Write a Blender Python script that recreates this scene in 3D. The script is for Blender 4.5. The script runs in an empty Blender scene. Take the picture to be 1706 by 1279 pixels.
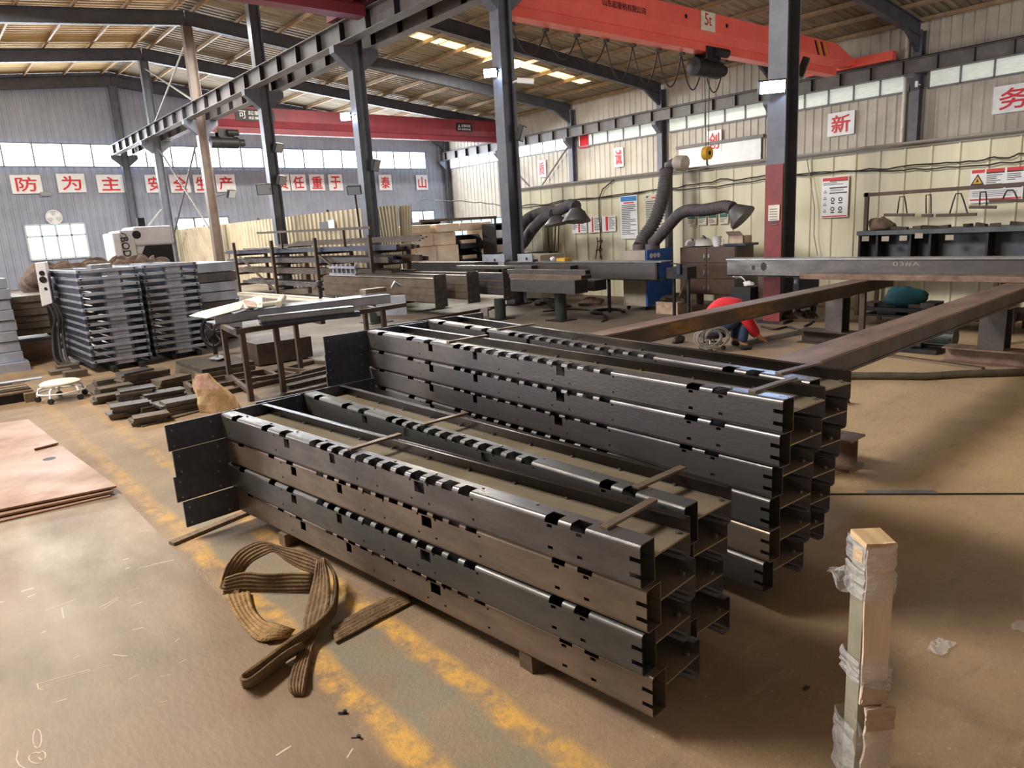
import bpy, math, random
from mathutils import Vector, Matrix
random.seed(7)
S = bpy.context.scene
COL = S.collection
V = Vector
# ---------------------------------------------------------------- camera
W, H, F = 1706, 1279, 1186.97
YAW, PITCH, ROLL = 0.87485287, 0.21797704, 0.05935122
EYE = V((0, 0, 1.6))
def axes():
    cy, sy, cp, sp = math.cos(YAW), math.sin(YAW), math.cos(PITCH), math.sin(PITCH)
    f = V((cy*cp, sy*cp, -sp)); r = V((sy, -cy, 0)); d = f.cross(r)
    cr, sr = math.cos(ROLL), math.sin(ROLL)
    return r*cr + d*sr, d*cr - r*sr, f
RX, DN, FW = axes()
cam = bpy.data.cameras.new('camera'); camo = bpy.data.objects.new('camera', cam); COL.objects.link(camo)
camo.matrix_world = Matrix(((RX.x, -DN.x, -FW.x, EYE.x), (RX.y, -DN.y, -FW.y, EYE.y), (RX.z, -DN.z, -FW.z, EYE.z), (0, 0, 0, 1)))
cam.sensor_fit = 'HORIZONTAL'; cam.sensor_width = 36; cam.lens = F/W*36; cam.clip_end = 300
S.camera = camo
# measuring the site from the photograph: where a sight line meets a level / an upright plane
def sight(u, v): return RX*((u-W/2)/F) + DN*((v-H/2)/F) + FW
def PZ(u, v, z=0.0):
    d = sight(u, v); return EYE + d*((z-EYE.z)/d.z)
def PX(u, v, x):
    d = sight(u, v); return EYE + d*(x/d.x)
def PY(u, v, y):
    d = sight(u, v); return EYE + d*(y/d.y)
def PA(u, v, p):
    d = sight(u, v); return EYE + d*((p[0]*d.x+p[1]*d.y)/(d.x*d.x+d.y*d.y))
# ---------------------------------------------------------------- materials
def lin(c):
    return tuple(((x/255)/12.92 if x/255 <= .04045 else ((x/255+.055)/1.055)**2.4) for x in c) + (1,)
def mat(name, c, c2=None, rough=.6, metal=0.0, scale=4.0, detail=6, stretch=(1, 1, 1), bump=0.0, bscale=40, lo=.35, hi=.65, emit=None, estr=0, rvar=0.0, alpha=None, trans=0, spec=None, c3=None, s3=1.0):
    m = bpy.data.materials.new(name); m.use_nodes = True
    nt = m.node_tree; N = nt.nodes; L = nt.links; b = N['Principled BSDF']
    b.inputs['Base Color'].default_value = lin(c); b.inputs['Roughness'].default_value = rough; b.inputs['Metallic'].default_value = metal
    if spec is not None: b.inputs['Specular IOR Level'].default_value = spec
    if trans: b.inputs['Transmission Weight'].default_value = trans
    if alpha is not None: b.inputs['Alpha'].default_value = alpha
    if c2 is not None or bump or rvar:
        tc = N.new('ShaderNodeTexCoord'); mp = N.new('ShaderNodeMapping'); mp.inputs['Scale'].default_value = stretch
        L.new(tc.outputs['Object'], mp.inputs['Vector'])
        n = N.new('ShaderNodeTexNoise'); n.inputs['Scale'].default_value = scale; n.inputs['Detail'].default_value = detail; n.inputs['Roughness'].default_value = .62
        L.new(mp.outputs['Vector'], n.inputs['Vector'])
        mr = N.new('ShaderNodeMapRange'); mr.inputs['From Min'].default_value = lo; mr.inputs['From Max'].default_value = hi
        L.new(n.outputs['Fac'], mr.inputs['Value'])
        if c2 is not None:
            mx = N.new('ShaderNodeMix'); mx.data_type = 'RGBA'; mx.inputs['A'].default_value = lin(c); mx.inputs['B'].default_value = lin(c2)
            L.new(mr.outputs['Result'], mx.inputs['Factor']); out = mx.outputs['Result']
            if c3 is not None:
                n3 = N.new('ShaderNodeTexNoise'); n3.inputs['Scale'].default_value = s3; n3.inputs['Detail'].default_value = 4
                L.new(tc.outputs['Object'], n3.inputs['Vector'])
                r3 = N.new('ShaderNodeMapRange'); r3.inputs['From Min'].default_value = .45; r3.inputs['From Max'].default_value = .7
                L.new(n3.outputs['Fac'], r3.inputs['Value'])
                m3 = N.new('ShaderNodeMix'); m3.data_type = 'RGBA'; m3.inputs['B'].default_value = lin(c3)
                L.new(out, m3.inputs['A']); L.new(r3.outputs['Result'], m3.inputs['Factor']); out = m3.outputs['Result']
            L.new(out, b.inputs['Base Color'])
        if rvar:
            ad = N.new('ShaderNodeMath'); ad.operation = 'MULTIPLY_ADD'; ad.inputs[1].default_value = rvar; ad.inputs[2].default_value = rough-rvar/2
            L.new(mr.outputs['Result'], ad.inputs[0]); L.new(ad.outputs[0], b.inputs['Roughness'])
        if bump:
            nb = N.new('ShaderNodeTexNoise'); nb.inputs['Scale'].default_value = bscale; nb.inputs['Detail'].default_value = 5
            L.new(mp.outputs['Vector'], nb.inputs['Vector'])
            bp = N.new('ShaderNodeBump'); bp.inputs['Strength'].default_value = bump; bp.inputs['Distance'].default_value = .02
            L.new(nb.outputs['Fac'], bp.inputs['Height']); L.new(bp.outputs['Normal'], b.inputs['Normal'])
    if emit:
        b.inputs['Emission Color'].default_value = lin(emit); b.inputs['Emission Strength'].default_value = estr
    return m
M = {}
M['floor'] = None
M['wall_far'] = mat('wall_far', (156, 163, 182), (140, 147, 165), .55, scale=.7)
M['wall_right'] = mat('wall_right', (192, 184, 172), (168, 160, 150), .55, scale=.8)
M['partition'] = mat('partition', (232, 228, 204), (210, 205, 178), .5, scale=.9, stretch=(1, 2, .35))
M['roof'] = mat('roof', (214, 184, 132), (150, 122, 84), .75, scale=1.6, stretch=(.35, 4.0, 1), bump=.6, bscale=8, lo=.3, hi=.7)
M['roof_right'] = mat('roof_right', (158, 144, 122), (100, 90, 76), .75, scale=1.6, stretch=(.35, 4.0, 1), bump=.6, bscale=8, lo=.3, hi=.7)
M['skylight'] = mat('skylight', (240, 225, 160), None, .5, emit=(255, 226, 140), estr=3.2)
M['window'] = mat('window_glass', (225, 238, 245), None, .3, emit=(214, 236, 246), estr=4.0)
M['window_dim'] = mat('window_glass_dim', (205, 212, 200), (170, 182, 176), .3, scale=3, stretch=(1, 1, 5), emit=(206, 210, 200), estr=.42)
M['window_view'] = mat('window_glass_view', (150, 200, 205), None, .3, emit=(176, 224, 228), estr=1.5)
M['mullion_pale'] = mat('mullion_pale', (196, 200, 206), None, .5)
M['mullion'] = mat('mullion', (120, 120, 128), None, .5)
M['column'] = mat('column_paint', (100, 103, 114), (82, 85, 97), .45, scale=3)
M['column_brown'] = mat('column_brown', (116, 100, 92), (96, 84, 78), .5, scale=3)
M['rafter'] = mat('rafter_paint', (78, 80, 90), (62, 64, 74), .55, scale=2)
M['rail'] = mat('runway_paint', (112, 106, 104), (90, 86, 86), .5, scale=2)
M['redfoot'] = mat('red_oxide', (132, 44, 46), (108, 36, 40), .5, scale=5)
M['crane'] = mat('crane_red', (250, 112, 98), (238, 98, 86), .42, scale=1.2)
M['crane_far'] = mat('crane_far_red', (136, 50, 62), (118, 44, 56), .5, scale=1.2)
M['yellow'] = mat('yellow_paint', (226, 178, 40), (200, 150, 36), .5, scale=8)
M['black'] = mat('black_paint', (26, 26, 30), None, .5)
M['darkmetal'] = mat('dark_metal', (52, 50, 52), (36, 35, 38), .5, .4, scale=6)
M['white'] = mat('white_board', (236, 238, 242), (222, 223, 228), .5, scale=3)
M['redtext'] = mat('red_lettering', (206, 40, 52), None, .5)
M['blacktext'] = mat('black_lettering', (34, 32, 34), None, .5)
M['greytext'] = mat('grey_print', (96, 98, 104), None, .6)
M['lamp'] = mat('lamp_lit', (240, 248, 255), None, .3, emit=(176, 208, 255), estr=130)
M['lampglass'] = mat('lamp_unlit', (150, 156, 160), None, .15)
# bare steel of the racks
def steel(n, a, b, rough=.34, metal=.6, c3=None): return mat(n, a, b, rough, metal, scale=5, stretch=(1.6, .5, 1.6), bump=.05, bscale=60, rvar=.16, c3=c3, s3=1.3)
M['steel_grey'] = steel('steel_grey', (112, 108, 106), (84, 82, 84))
M['steel_shaded'] = steel('steel_shaded', (82, 79, 80), (60, 58, 60))  # for rear channels: shade of the recess put into the colour
M['steel_brown'] = steel('steel_brown', (134, 120, 106), (104, 92, 82), .44)
M['steel_green'] = steel('steel_green', (94, 93, 91), (76, 75, 74), .44)
M['steel_blue'] = steel('steel_blue', (88, 93, 110), (66, 70, 84), .38)
M['steel_web'] = steel('steel_web', (170, 157, 134), (140, 128, 108), .42, .4, c3=(120, 108, 90))
M['purlin'] = mat('purlin_paint', (166, 140, 108), (140, 116, 90), .6, scale=3)
M['strap_steel'] = steel('strap_steel', (128, 112, 94), (100, 84, 68), .5)
M['steel_rust'] = mat('steel_rust', (142, 118, 102), (104, 82, 70), .55, .2, scale=3, stretch=(.6, 2, 2), bump=.1)
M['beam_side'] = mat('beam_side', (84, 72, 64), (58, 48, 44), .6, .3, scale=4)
M['pallet_steel'] = mat('pallet_steel', (176, 182, 196), (146, 152, 166), .45, .4, scale=4)
M['plate_rusty'] = mat('plate_rusty', (172, 138, 118), (136, 104, 88), .5, .25, scale=2.2, bump=.05, c3=(176, 156, 146), s3=.9, rvar=.2)
M['plate_edge'] = mat('plate_edge', (44, 40, 44), None, .6, .3)
M['sheet'] = mat('floor_sheet', (148, 129, 106), (121, 104, 86), .42, .12, scale=2.6, stretch=(1.4, .6, 1), detail=9, bump=.07, bscale=30, c3=(142, 120, 100), s3=1.2, rvar=.14)
M['offcut'] = mat('offcut_plate', (112, 100, 84), (84, 74, 62), .6, .3, scale=6)
M['wood'] = mat('plank_wood', (132, 110, 84), (100, 82, 62), .8, scale=3, stretch=(8, 1, 8))
M['sling'] = mat('sling_webbing', (128, 104, 74), (98, 78, 54), .92, scale=14, bump=.5, bscale=60)
M['scratch'] = mat('scratch_marks', (208, 188, 162), (186, 166, 140), .5, scale=40)
M['sand'] = mat('sandy_webbing', (164, 132, 84), (128, 100, 62), .95, scale=20, bump=.6, bscale=80)
M['card'] = mat('cardboard', (228, 206, 188), (206, 182, 162), .8, scale=6, stretch=(3, 3, .6), bump=.1)
M['card_dark'] = mat('cardboard_worn', (196, 172, 152), (160, 138, 120), .85, scale=9, bump=.2)
M['card_end'] = mat('cardboard_end', (206, 178, 138), (176, 146, 108), .8, scale=30, stretch=(1, .1, 1))
M['postpaint'] = mat('post_painted', (150, 146, 128), (126, 122, 104), .5, scale=5)
M['film'] = mat('stretch_film', (225, 226, 228), None, .12, alpha=.33, bump=1.0, bscale=30)
M['paper'] = mat('paper', (228, 222, 206), (206, 200, 186), .8, scale=5)
M['paperbag'] = mat('paper_bag', (206, 178, 138), (172, 142, 104), .85, scale=5, bump=.3, bscale=12)
M['bagtop'] = mat('paper_bag_inside', (214, 186, 168), (180, 140, 124), .85, scale=9, bump=.4, bscale=14)
M['locker'] = mat('locker_brown', (96, 76, 66), (80, 62, 54), .5, scale=4)
M['grey_paint'] = mat('grey_paint', (172, 162, 150), (156, 146, 134), .5, scale=3)
M['blue_paint'] = mat('blue_paint', (62, 122, 222), (50, 104, 200), .4, scale=3)
M['hose'] = mat('fume_hose', (84, 78, 82), (64, 60, 66), .7, scale=8)
M['hood'] = mat('fume_hood', (92, 90, 92), (74, 72, 76), .45, .2, scale=6)
M['bench_dark'] = mat('bench_dark', (96, 102, 108), (72, 78, 86), .6, .2, scale=4)
M['tarp'] = mat('teal_tarp', (28, 92, 100), (18, 66, 76), .6, scale=5)
M['navy'] = mat('navy_panel', (42, 50, 78), (34, 40, 62), .5, scale=3)
M['scrap'] = mat('scrap_steel', (78, 68, 60), (50, 44, 40), .7, .3, scale=9)
M['greenstand'] = mat('green_stand', (44, 54, 50), (34, 40, 40), .5, scale=4)
M['brownleg'] = mat('brown_leg', (92, 76, 64), (70, 58, 50), .6, .2, scale=5)
M['carton'] = mat('wrapped_carton', (246, 230, 210), (228, 202, 176), .3, scale=3, bump=.5, bscale=6)
M['bin'] = mat('black_bin', (32, 32, 38), None, .5)
M['redcloth'] = mat('red_jacket', (214, 40, 52), (186, 28, 42), .8, scale=7, bump=.2)
M['jeans'] = mat('blue_jeans', (52, 72, 104), (38, 54, 82), .85, scale=12)
M['skin'] = mat('skin', (196, 146, 118), None, .55)
M['hair'] = mat('hair', (26, 22, 22), None, .6)
M['shoe'] = mat('shoe', (58, 54, 58), None, .7)
M['blueposter'] = mat('blue_print', (44, 124, 190), None, .5)
M['green'] = mat('green_print', (60, 104, 92), None, .5)
M['concreteblock'] = mat('concrete_block', (150, 146, 140), (120, 116, 112), .85, scale=8)
M['burlap'] = mat('brown_sacking', (128, 108, 96), (88, 70, 60), .95, scale=9, bump=.7, bscale=6)
M['fence_panel'] = mat('fence_panel', (206, 194, 168), (176, 162, 138), .5, scale=1.2)
M['lean_panel'] = mat('loose_panel', (176, 166, 140), (150, 138, 114), .5, scale=1.4, stretch=(1, 1, .3))
M['cable'] = mat('cable_black', (44, 42, 42), None, .6)
M['pipe'] = mat('pipe_grey', (150, 146, 140), None, .5)
M['hosefloor'] = mat('floor_hose', (96, 88, 72), (70, 66, 56), .7, scale=10)
M['screw'] = mat('weld_nut', (150, 146, 140), None, .35, .8)
M['bright'] = mat('bright_steel', (168, 172, 176), (140, 144, 148), .32, .6, scale=5)
# ---------------------------------------------------------------- geometry helpers
class MB:
    def __init__(s): s.v = []; s.f = []
    def quad(s, *p):
        n = len(s.v); s.v += [V(q) for q in p]; s.f.append(tuple(range(n, n+len(p)))); return s
    def hexa(s, p):
        n = len(s.v); s.v += [V(q) for q in p]
        for a in ((0, 3, 2, 1), (4, 5, 6, 7), (0, 1, 5, 4), (1, 2, 6, 5), (2, 3, 7, 6), (3, 0, 4, 7)): s.f.append(tuple(n+i for i in a))
        return s
    def box(s, x0, x1, y0, y1, z0, z1):
        return s.hexa([(x0, y0, z0), (x1, y0, z0), (x1, y1, z0), (x0, y1, z0), (x0, y0, z1), (x1, y0, z1), (x1, y1, z1), (x0, y1, z1)])
    def bar(s, p, q, w, h, up=(0, 0, 1), ou=0.0, ow=0.0):
        p, q = V(p), V(q); d = (q-p).normalized(); up = V(up); sd = d.cross(up)
        if sd.length < 1e-5: sd = d.cross(V((1, 0, 0)))
        sd.normalize(); u = sd.cross(d)
        a = u*ou + sd*ow; sd = sd*(w/2); u = u*(h/2)
        return s.hexa([p+a-sd-u, p+a+sd-u, q+a+sd-u, q+a-sd-u, p+a-sd+u, p+a+sd+u, q+a+sd+u, q+a-sd+u])
    def ibeam(s, p, q, w, h, tf=.014, tw=.01, up=(0, 0, 1)):
        s.bar(p, q, w, tf, up, ou=h/2-tf/2); s.bar(p, q, w, tf, up, ou=-h/2+tf/2); return s.bar(p, q, tw, h-2*tf, up)
    def tube(s, pts, r, n=10, cap=True):
        pts = [V(p) for p in pts]; m = len(pts); rr = r if isinstance(r, (list, tuple)) else [r]*m
        base = len(s.v); ref = None
        for i, p in enumerate(pts):
            t = (pts[min(i+1, m-1)]-pts[max(i-1, 0)]).normalized()
            if ref is None: ref = t.orthogonal().normalized()
            ref = (ref - t*ref.dot(t)); ref = ref.normalized() if ref.length > 1e-6 else t.orthogonal().normalized()
            b = t.cross(ref)
            for k in range(n):
                a = 2*math.pi*k/n; s.v.append(p + (ref*math.cos(a)+b*math.sin(a))*rr[i])
        for i in range(m-1):
            for k in range(n):
                a = base+i*n+k; b2 = base+i*n+(k+1) % n; s.f.append((a, b2, b2+n, a+n))
        if cap:
            s.f.append(tuple(base+k for k in range(n))[::-1]); s.f.append(tuple(base+(m-1)*n+k for k in range(n)))
        return s
    def cyl(s, p, q, r, n=14): return s.tube([p, q], r, n)
    def prism(s, poly, d):
        n = len(s.v); k = len(poly); d = V(d); s.v += [V(p) for p in poly] + [V(p)+d for p in poly]
        s.f.append(tuple(range(n, n+k))[::-1]); s.f.append(tuple(range(n+k, n+2*k)))
        for i in range(k): j = (i+1) % k; s.f.append((n+i, n+j, n+k+j, n+k+i))
        return s
    def strip(s, rows):
        n = len(s.v); c = len(rows[0])
        for r in rows: s.v += [V(p) for p in r]
        for i in range(len(rows)-1):
            for j in range(c-1): a = n+i*c+j; s.f.append((a, a+1, a+c+1, a+c))
        return s
    def lump(s, c, r, seed=0, amp=.25, n=14, m=9, flat=True):
        rnd = random.Random(seed); ph = [rnd.uniform(0, 6.28) for _ in range(8)]; base = len(s.v); c = V(c)
        for i in range(m+1):
            th = math.pi*i/m
            for k in range(n):
                a = 2*math.pi*k/n
                w = 1+amp*(math.sin(3*a+ph[0]+2*th)*.5+math.sin(5*a+ph[1]-3*th)*.35+math.sin(4*th+ph[2]+a)*.4)
                z = math.cos(th)
                if flat and z < -.55: z = -.55
                s.v.append(c + V((math.sin(th)*math.cos(a)*r[0]*w, math.sin(th)*math.sin(a)*r[1]*w, z*r[2]*(w if z > 0 else 1))))
        for i in range(m):
            for k in range(n):
                a = base+i*n+k; b = base+i*n+(k+1) % n; s.f.append((a, a+n, b+n, b))
        return s
    def build(s, name, m, parent=None, world=True, smooth=None, bevel=0, solid=0, loc=None, sub=0):
        me = bpy.data.meshes.new(name); vs = s.v; o = bpy.data.objects.new(name, me)
        if parent is not None and world:
            mi = world_of(parent).inverted(); vs = [mi @ p for p in vs]
        elif parent is None:
            if loc is None:
                xs = [p.x for p in vs]; ys = [p.y for p in vs]; loc = V(((min(xs)+max(xs))/2, (min(ys)+max(ys))/2, min(p.z for p in vs)))
            loc = V(loc); vs = [p-loc for p in vs]; o.location = loc
        me.from_pydata([tuple(p) for p in vs], [], s.f); me.update()
        if m is not None: me.materials.append(M[m] if isinstance(m, str) else m)
        COL.objects.link(o)
        if parent is not None: o.parent = parent
        if smooth is not None:
            for p in me.polygons: p.use_smooth = True
            me.set_sharp_from_angle(angle=math.radians(smooth))
        if solid:
            md = o.modifiers.new('thick', 'SOLIDIFY'); md.thickness = solid; md.offset = 0
        if bevel:
            md = o.modifiers.new('bevel', 'BEVEL'); md.width = bevel; md.segments = 2; md.limit_method = 'ANGLE'
        if sub:
            md = o.modifiers.new('sub', 'SUBSURF'); md.levels = sub; md.render_levels = sub
        return o
def world_of(o):
    m = o.matrix_basis.copy(); p = o.parent
    while p is not None: m = p.matrix_basis @ m; p = p.parent
    return m
def tag(o, label, cat, group=None, kind=None):
    o['label'] = label; o['category'] = cat
    if group: o['group'] = group
    if kind: o['kind'] = kind
    return o
def thing(name, label, cat, loc=(0, 0, 0), rz=0.0, group=None, kind=None):
    o = bpy.data.objects.new(name, None); COL.objects.link(o); o.empty_display_size = .1
    o.location = loc; o.rotation_euler = (0, 0, rz)
    return tag(o, label, cat, group, kind)
def struct(name, mb, m, **k):
    o = mb.build(name, m, **k)
    if o.parent is None: o['kind'] = 'structure'
    return o
def dup(root, loc=None, rz=None, label=None, group=None):
    r = root.copy(); COL.objects.link(r)
    if loc is not None: r.location = loc
    if rz is not None: r.rotation_euler = (0, 0, rz)
    if label: r['label'] = label
    if group: r['group'] = group
    for ch in [c for c in root.children]:
        c = ch.copy(); COL.objects.link(c); c.parent = r
        for g in [x for x in ch.children]:
            d = g.copy(); COL.objects.link(d); d.parent = c
    return r
def paint(o, m):
    for sl in o.material_slots: sl.link = 'OBJECT'; sl.material = M[m]
def child(root, stem):
    return [c for c in root.children if c.name.split('.')[0] == stem]
ORD = ['topmost', 'second from the top', 'third from the top', 'fourth from the top', 'fifth from the top', 'sixth from the top', 'seventh from the top', 'eighth from the top', 'ninth from the top', 'tenth from the top', 'eleventh from the top', 'twelfth from the top', 'thirteenth from the top']
def ordl(i, n): return 'lowest' if i == n-1 and n > 1 else ORD[i]
# lettering: a flat text turned into a mesh
def letters(text, size, bold=0.0, depth=.004, spacing=1.0, shear=0.0):
    cu = bpy.data.curves.new('letters', 'FONT'); cu.body = text; cu.size = size; cu.offset = bold; cu.extrude = depth/2
    cu.align_x = 'CENTER'; cu.align_y = 'CENTER'; cu.space_character = spacing; cu.shear = shear; cu.resolution_u = 3
    ob = bpy.data.objects.new('letters', cu); COL.objects.link(ob)
    dg = bpy.context.evaluated_depsgraph_get(); dg.update()
    me = bpy.data.meshes.new_from_object(ob.evaluated_get(dg))
    vs = [v.co.copy() for v in me.vertices]; fs = [tuple(p.vertices) for p in me.polygons]
    bpy.data.objects.remove(ob); bpy.data.curves.remove(cu); bpy.data.meshes.remove(me)
    return vs, fs
def text_mb(text, size, origin, ex, ey, fit=None, bold=0, **k):
    """text centred at origin, reading along ex, upright along ey"""
    vs, fs = letters(text, size, **k)
    ex, ey = V(ex).normalized(), V(ey).normalized(); ez = ex.cross(ey)
    if vs:
        x0, x1 = min(v.x for v in vs), max(v.x for v in vs); y0, y1 = min(v.y for v in vs), max(v.y for v in vs)
        cx, cy = (x0+x1)/2, (y0+y1)/2
        sx = sy = 1
        if fit: sx, sy = fit[0]/(x1-x0), fit[1]/(y1-y0)
        vs = [V((((v.x-cx)*sx), (v.y-cy)*sy, v.z)) for v in vs]
    mb = MB(); size_ = fit[1] if fit else size
    for i, (dx, dy) in enumerate(((0, 0), (1, .3), (-1, -.3), (.4, 1), (-.4, -1)) if bold else ((0, 0),)):
        n0 = len(mb.v); mb.v += [V(origin)+ex*(v.x+dx*bold*size_)+ey*(v.y+dy*bold*size_)+ez*(v.z+i*.0004) for v in vs]; mb.f += [tuple(n0+j for j in f) for f in fs]
    return mb
# ================================================================ the hall itself
XR, YF, X0 = 29.8, 41.2, 9.7
def roofz(x): return 10.15-.107*abs(x-X0)
def floor_material():
    m = bpy.data.materials.new('floor_concrete'); m.use_nodes = True
    nt = m.node_tree; N = nt.nodes; L = nt.links; b = N['Principled BSDF']
    tc = N.new('ShaderNodeTexCoord'); sx = N.new('ShaderNodeSeparateXYZ'); L.new(tc.outputs['Object'], sx.inputs[0])
    def noise(sc, det=6, st=None, rough=.6):
        n = N.new('ShaderNodeTexNoise'); n.inputs['Scale'].default_value = sc; n.inputs['Detail'].default_value = det; n.inputs['Roughness'].default_value = rough
        if st:
            mp = N.new('ShaderNodeMapping'); mp.inputs['Scale'].default_value = st; L.new(tc.outputs['Object'], mp.inputs[0]); L.new(mp.outputs[0], n.inputs['Vector'])
        else: L.new(tc.outputs['Object'], n.inputs['Vector'])
        return n.outputs['Fac']
    def mr(x, a, c, d=0, e=1):
        n = N.new('ShaderNodeMapRange'); n.inputs['From Min'].default_value = a; n.inputs['From Max'].default_value = c; n.inputs['To Min'].default_value = d; n.inputs['To Max'].default_value = e
        L.new(x, n.inputs['Value']); return n.outputs['Result']
    def mix(a, c, f):
        n = N.new('ShaderNodeMix'); n.data_type = 'RGBA'
        for s, x in (('A', a), ('B', c)):
            if isinstance(x, tuple): n.inputs[s].default_value = lin(x)
            else: L.new(x, n.inputs[s])
        L.new(f, n.inputs['Factor']); return n.outputs['Result']
    def math_(op, a, c=None):
        n = N.new('ShaderNodeMath'); n.operation = op
        for i, x in enumerate((a, c)):
            if x is None: continue
            if isinstance(x, (int, float)): n.inputs[i].default_value = x
            else: L.new(x, n.inputs[i])
        return n.outputs[0]
    c = mix((152, 127, 97), (114, 94, 73), mr(noise(.9, 8), .36, .66))
    c = mix(c, (128, 104, 88), mr(noise(2.3, 6), .5, .72, 0, .8))
    c = mix(c, (168, 146, 114), mr(noise(5, 9, (.5, 2.2, 1), .7), .56, .78, 0, .75))
    c = mix(c, (70, 57, 46), mr(noise(1.4, 8, (1.6, .7, 1)), .60, .76, 0, .7))
    c = mix(c, (206, 180, 146), mr(noise(60, 3), .66, .72, 0, .6))
    c = mix(c, (186, 160, 124), math_('MULTIPLY', math_('MULTIPLY', mr(sx.outputs['X'], 2.2, 4.6), mr(sx.outputs['Y'], 3.0, 6.0, 1, .12)), mr(noise(1.1, 9, None, .7), .25, .55, .35, .95)))  # paler dust, also painted in to make up for light falling off here
    c = mix(c, (116, 94, 72), mr(noise(6, 9, (.6, 1.8, 1), .75), .56, .72, 0, .55))
    c = mix(c, (92, 74, 58), mr(noise(26, 6, (.7, 1.4, 1), .8), .55, .75, 0, .5))
    c = mix(c, (214, 188, 150), mr(noise(34, 6, (1.3, .6, 1), .8), .60, .80, 0, .5))
    c = mix(c, (104, 95, 86), math_('MULTIPLY', math_('MULTIPLY', mr(sx.outputs['Y'], 3.6, 6.5), mr(sx.outputs['X'], 2.0, 4.0)), mr(noise(.8, 6), .2, .6, .55, .9)))  # mid floor darkened and greyed by position, shade painted into the concrete
    wob = math_('MULTIPLY', math_('SUBTRACT', noise(3.5, 5), .5), .12)
    xx = math_('ADD', sx.outputs['X'], wob)
    def band(x0, h, soft=.02):
        return mr(math_('ABSOLUTE', math_('SUBTRACT', xx, x0)), h-soft, h+soft, 1, 0)
    worn = mr(noise(7, 9, None, .75), .40, .58)
    wornfar = mr(sx.outputs['Y'], 2.6, 6.5, 1, .22)
    grey = math_('MULTIPLY', band(1.12, .12, .03), mr(noise(4, 7), .3, .65, .1, .85))
    c = mix(c, (128, 126, 110), math_('MULTIPLY', grey, wornfar))
    yel = math_('MULTIPLY', math_('MAXIMUM', band(1.29, .05), band(.965, .05)), worn)
    c = mix(c, (208, 160, 74), math_('MULTIPLY', yel, wornfar))
    L.new(c, b.inputs['Base Color'])
    L.new(mr(noise(2, 6), .3, .7, .5, .75), b.inputs['Roughness'])
    bp = N.new('ShaderNodeBump'); bp.inputs['Strength'].default_value = .5; bp.inputs['Distance'].default_value = .012
    L.new(noise(45, 8, None, .7), bp.inputs['Height']); L.new(bp.outputs[0], b.inputs['Normal'])
    return m
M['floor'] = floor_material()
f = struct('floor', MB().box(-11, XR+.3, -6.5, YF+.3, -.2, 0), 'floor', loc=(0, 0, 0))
def corrugated(p, d, n, length, z0, z1, pitch, depth, seg=1):
    """upright ribbed sheet from p along d, ribs standing out along n"""
    p, d, n = V(p), V(d), V(n); mb = MB(); rows = []
    k = int(length/pitch)
    for i in range(k+1):
        for a, h in ((0, 0), (.62, 0), (.72, 1), (.9, 1)):
            t = min((i+a)*pitch, length); q = p+d*t+n*(h*depth)
            top = z1(q) if callable(z1) else z1
            rows.append([(q.x, q.y, z0), (q.x, q.y, top)])
            if (i+a)*pitch >= length: break
    return mb.strip(rows)
struct('wall_far', corrugated((-11, YF, 0), (1, 0, 0), (0, -1, 0), XR+11, 0, lambda q: roofz(q.x)-.02, .32, .035), 'wall_far')
struct('wall_right', corrugated((XR, YF, 0), (0, -1, 0), (-1, 0, 0), 47.2, 0, 8.0, .36, .035), 'wall_right')
struct('wall_left', corrugated((-10.5, -6, 0), (0, 1, 0), (1, 0, 0), 47.2, 0, 8.0, .6, .035), 'wall_right')
struct('wall_back', corrugated((XR, -6, 0), (-1, 0, 0), (0, 1, 0), XR+10.5, 0, lambda q: roofz(q.x)-.02, .6, .035), 'wall_right')
def slope(x0, x1):
    mb = MB(); rows = []; y = -6.0
    while y < YF+.1:
        for a, h in ((0, 0), (.12, 0), (.17, .035), (.26, .035)):
            rows.append([(x, y+a, roofz(x)+h) for x in (x0, (x0+x1)/2, x1)])
        y += .31
    return mb.strip(rows)
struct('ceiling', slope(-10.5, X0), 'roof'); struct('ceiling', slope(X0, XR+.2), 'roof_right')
tn = [0]
def trim(mb, m, **k):
    tn[0] += 1; o = mb.build('trim_%d' % tn[0], m, **k); o['kind'] = 'structure'; return o
wn = [0]
def window(p, ex, n, w, h, cols, pane, transom=None, thick=.05, fm='mullion'):
    """p = lower corner seen at the start of ex; n = outward normal"""
    wn[0] += 1; p, ex, n = V(p), V(ex), V(n); up = V((0, 0, 1))
    fr = MB()
    for a, b in ((p, p+ex*w), (p+up*h, p+ex*w+up*h)): fr.bar(a+n*.06, b+n*.06, .08, thick)
    for i in range(cols+1):
        q = p+ex*(w*i/cols)+n*.06; fr.bar(q, q+up*h, .08, thick if 0 < i < cols else .07, up=ex)
    if transom: fr.bar(p+up*transom+n*.06, p+ex*w+up*transom+n*.06, .08, thick)
    o = fr.build('window_%d' % wn[0], fm); o['kind'] = 'structure'
    g = MB().quad(p+n*.05, p+ex*w+n*.05, p+ex*w+up*h+n*.05, p+up*h+n*.05); g.build('pane', pane, o)
    return o
yw = YF-.05
window((-6.4, yw, 5.62), (1, 0, 0), (0, -1, 0), 34.4, 1.07, 28, 'window', thick=.06)
a, b = PY(40, 375, yw), PY(155, 425, yw)
window((a.x, yw, 1.33), (1, 0, 0), (0, -1, 0), b.x-a.x-.15, 1.62, 4, 'window_view', transom=1.08, thick=.07, fm='mullion_pale')
a, b = PY(292, 364, yw), PY(382, 381, yw)
window((a.x, yw, 1.9), (1, 0, 0), (0, -1, 0), b.x-a.x, a.z-1.9, 3, 'window', thick=.09)
a, b = PY(684, 352, yw), PY(722, 352, yw)
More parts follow.
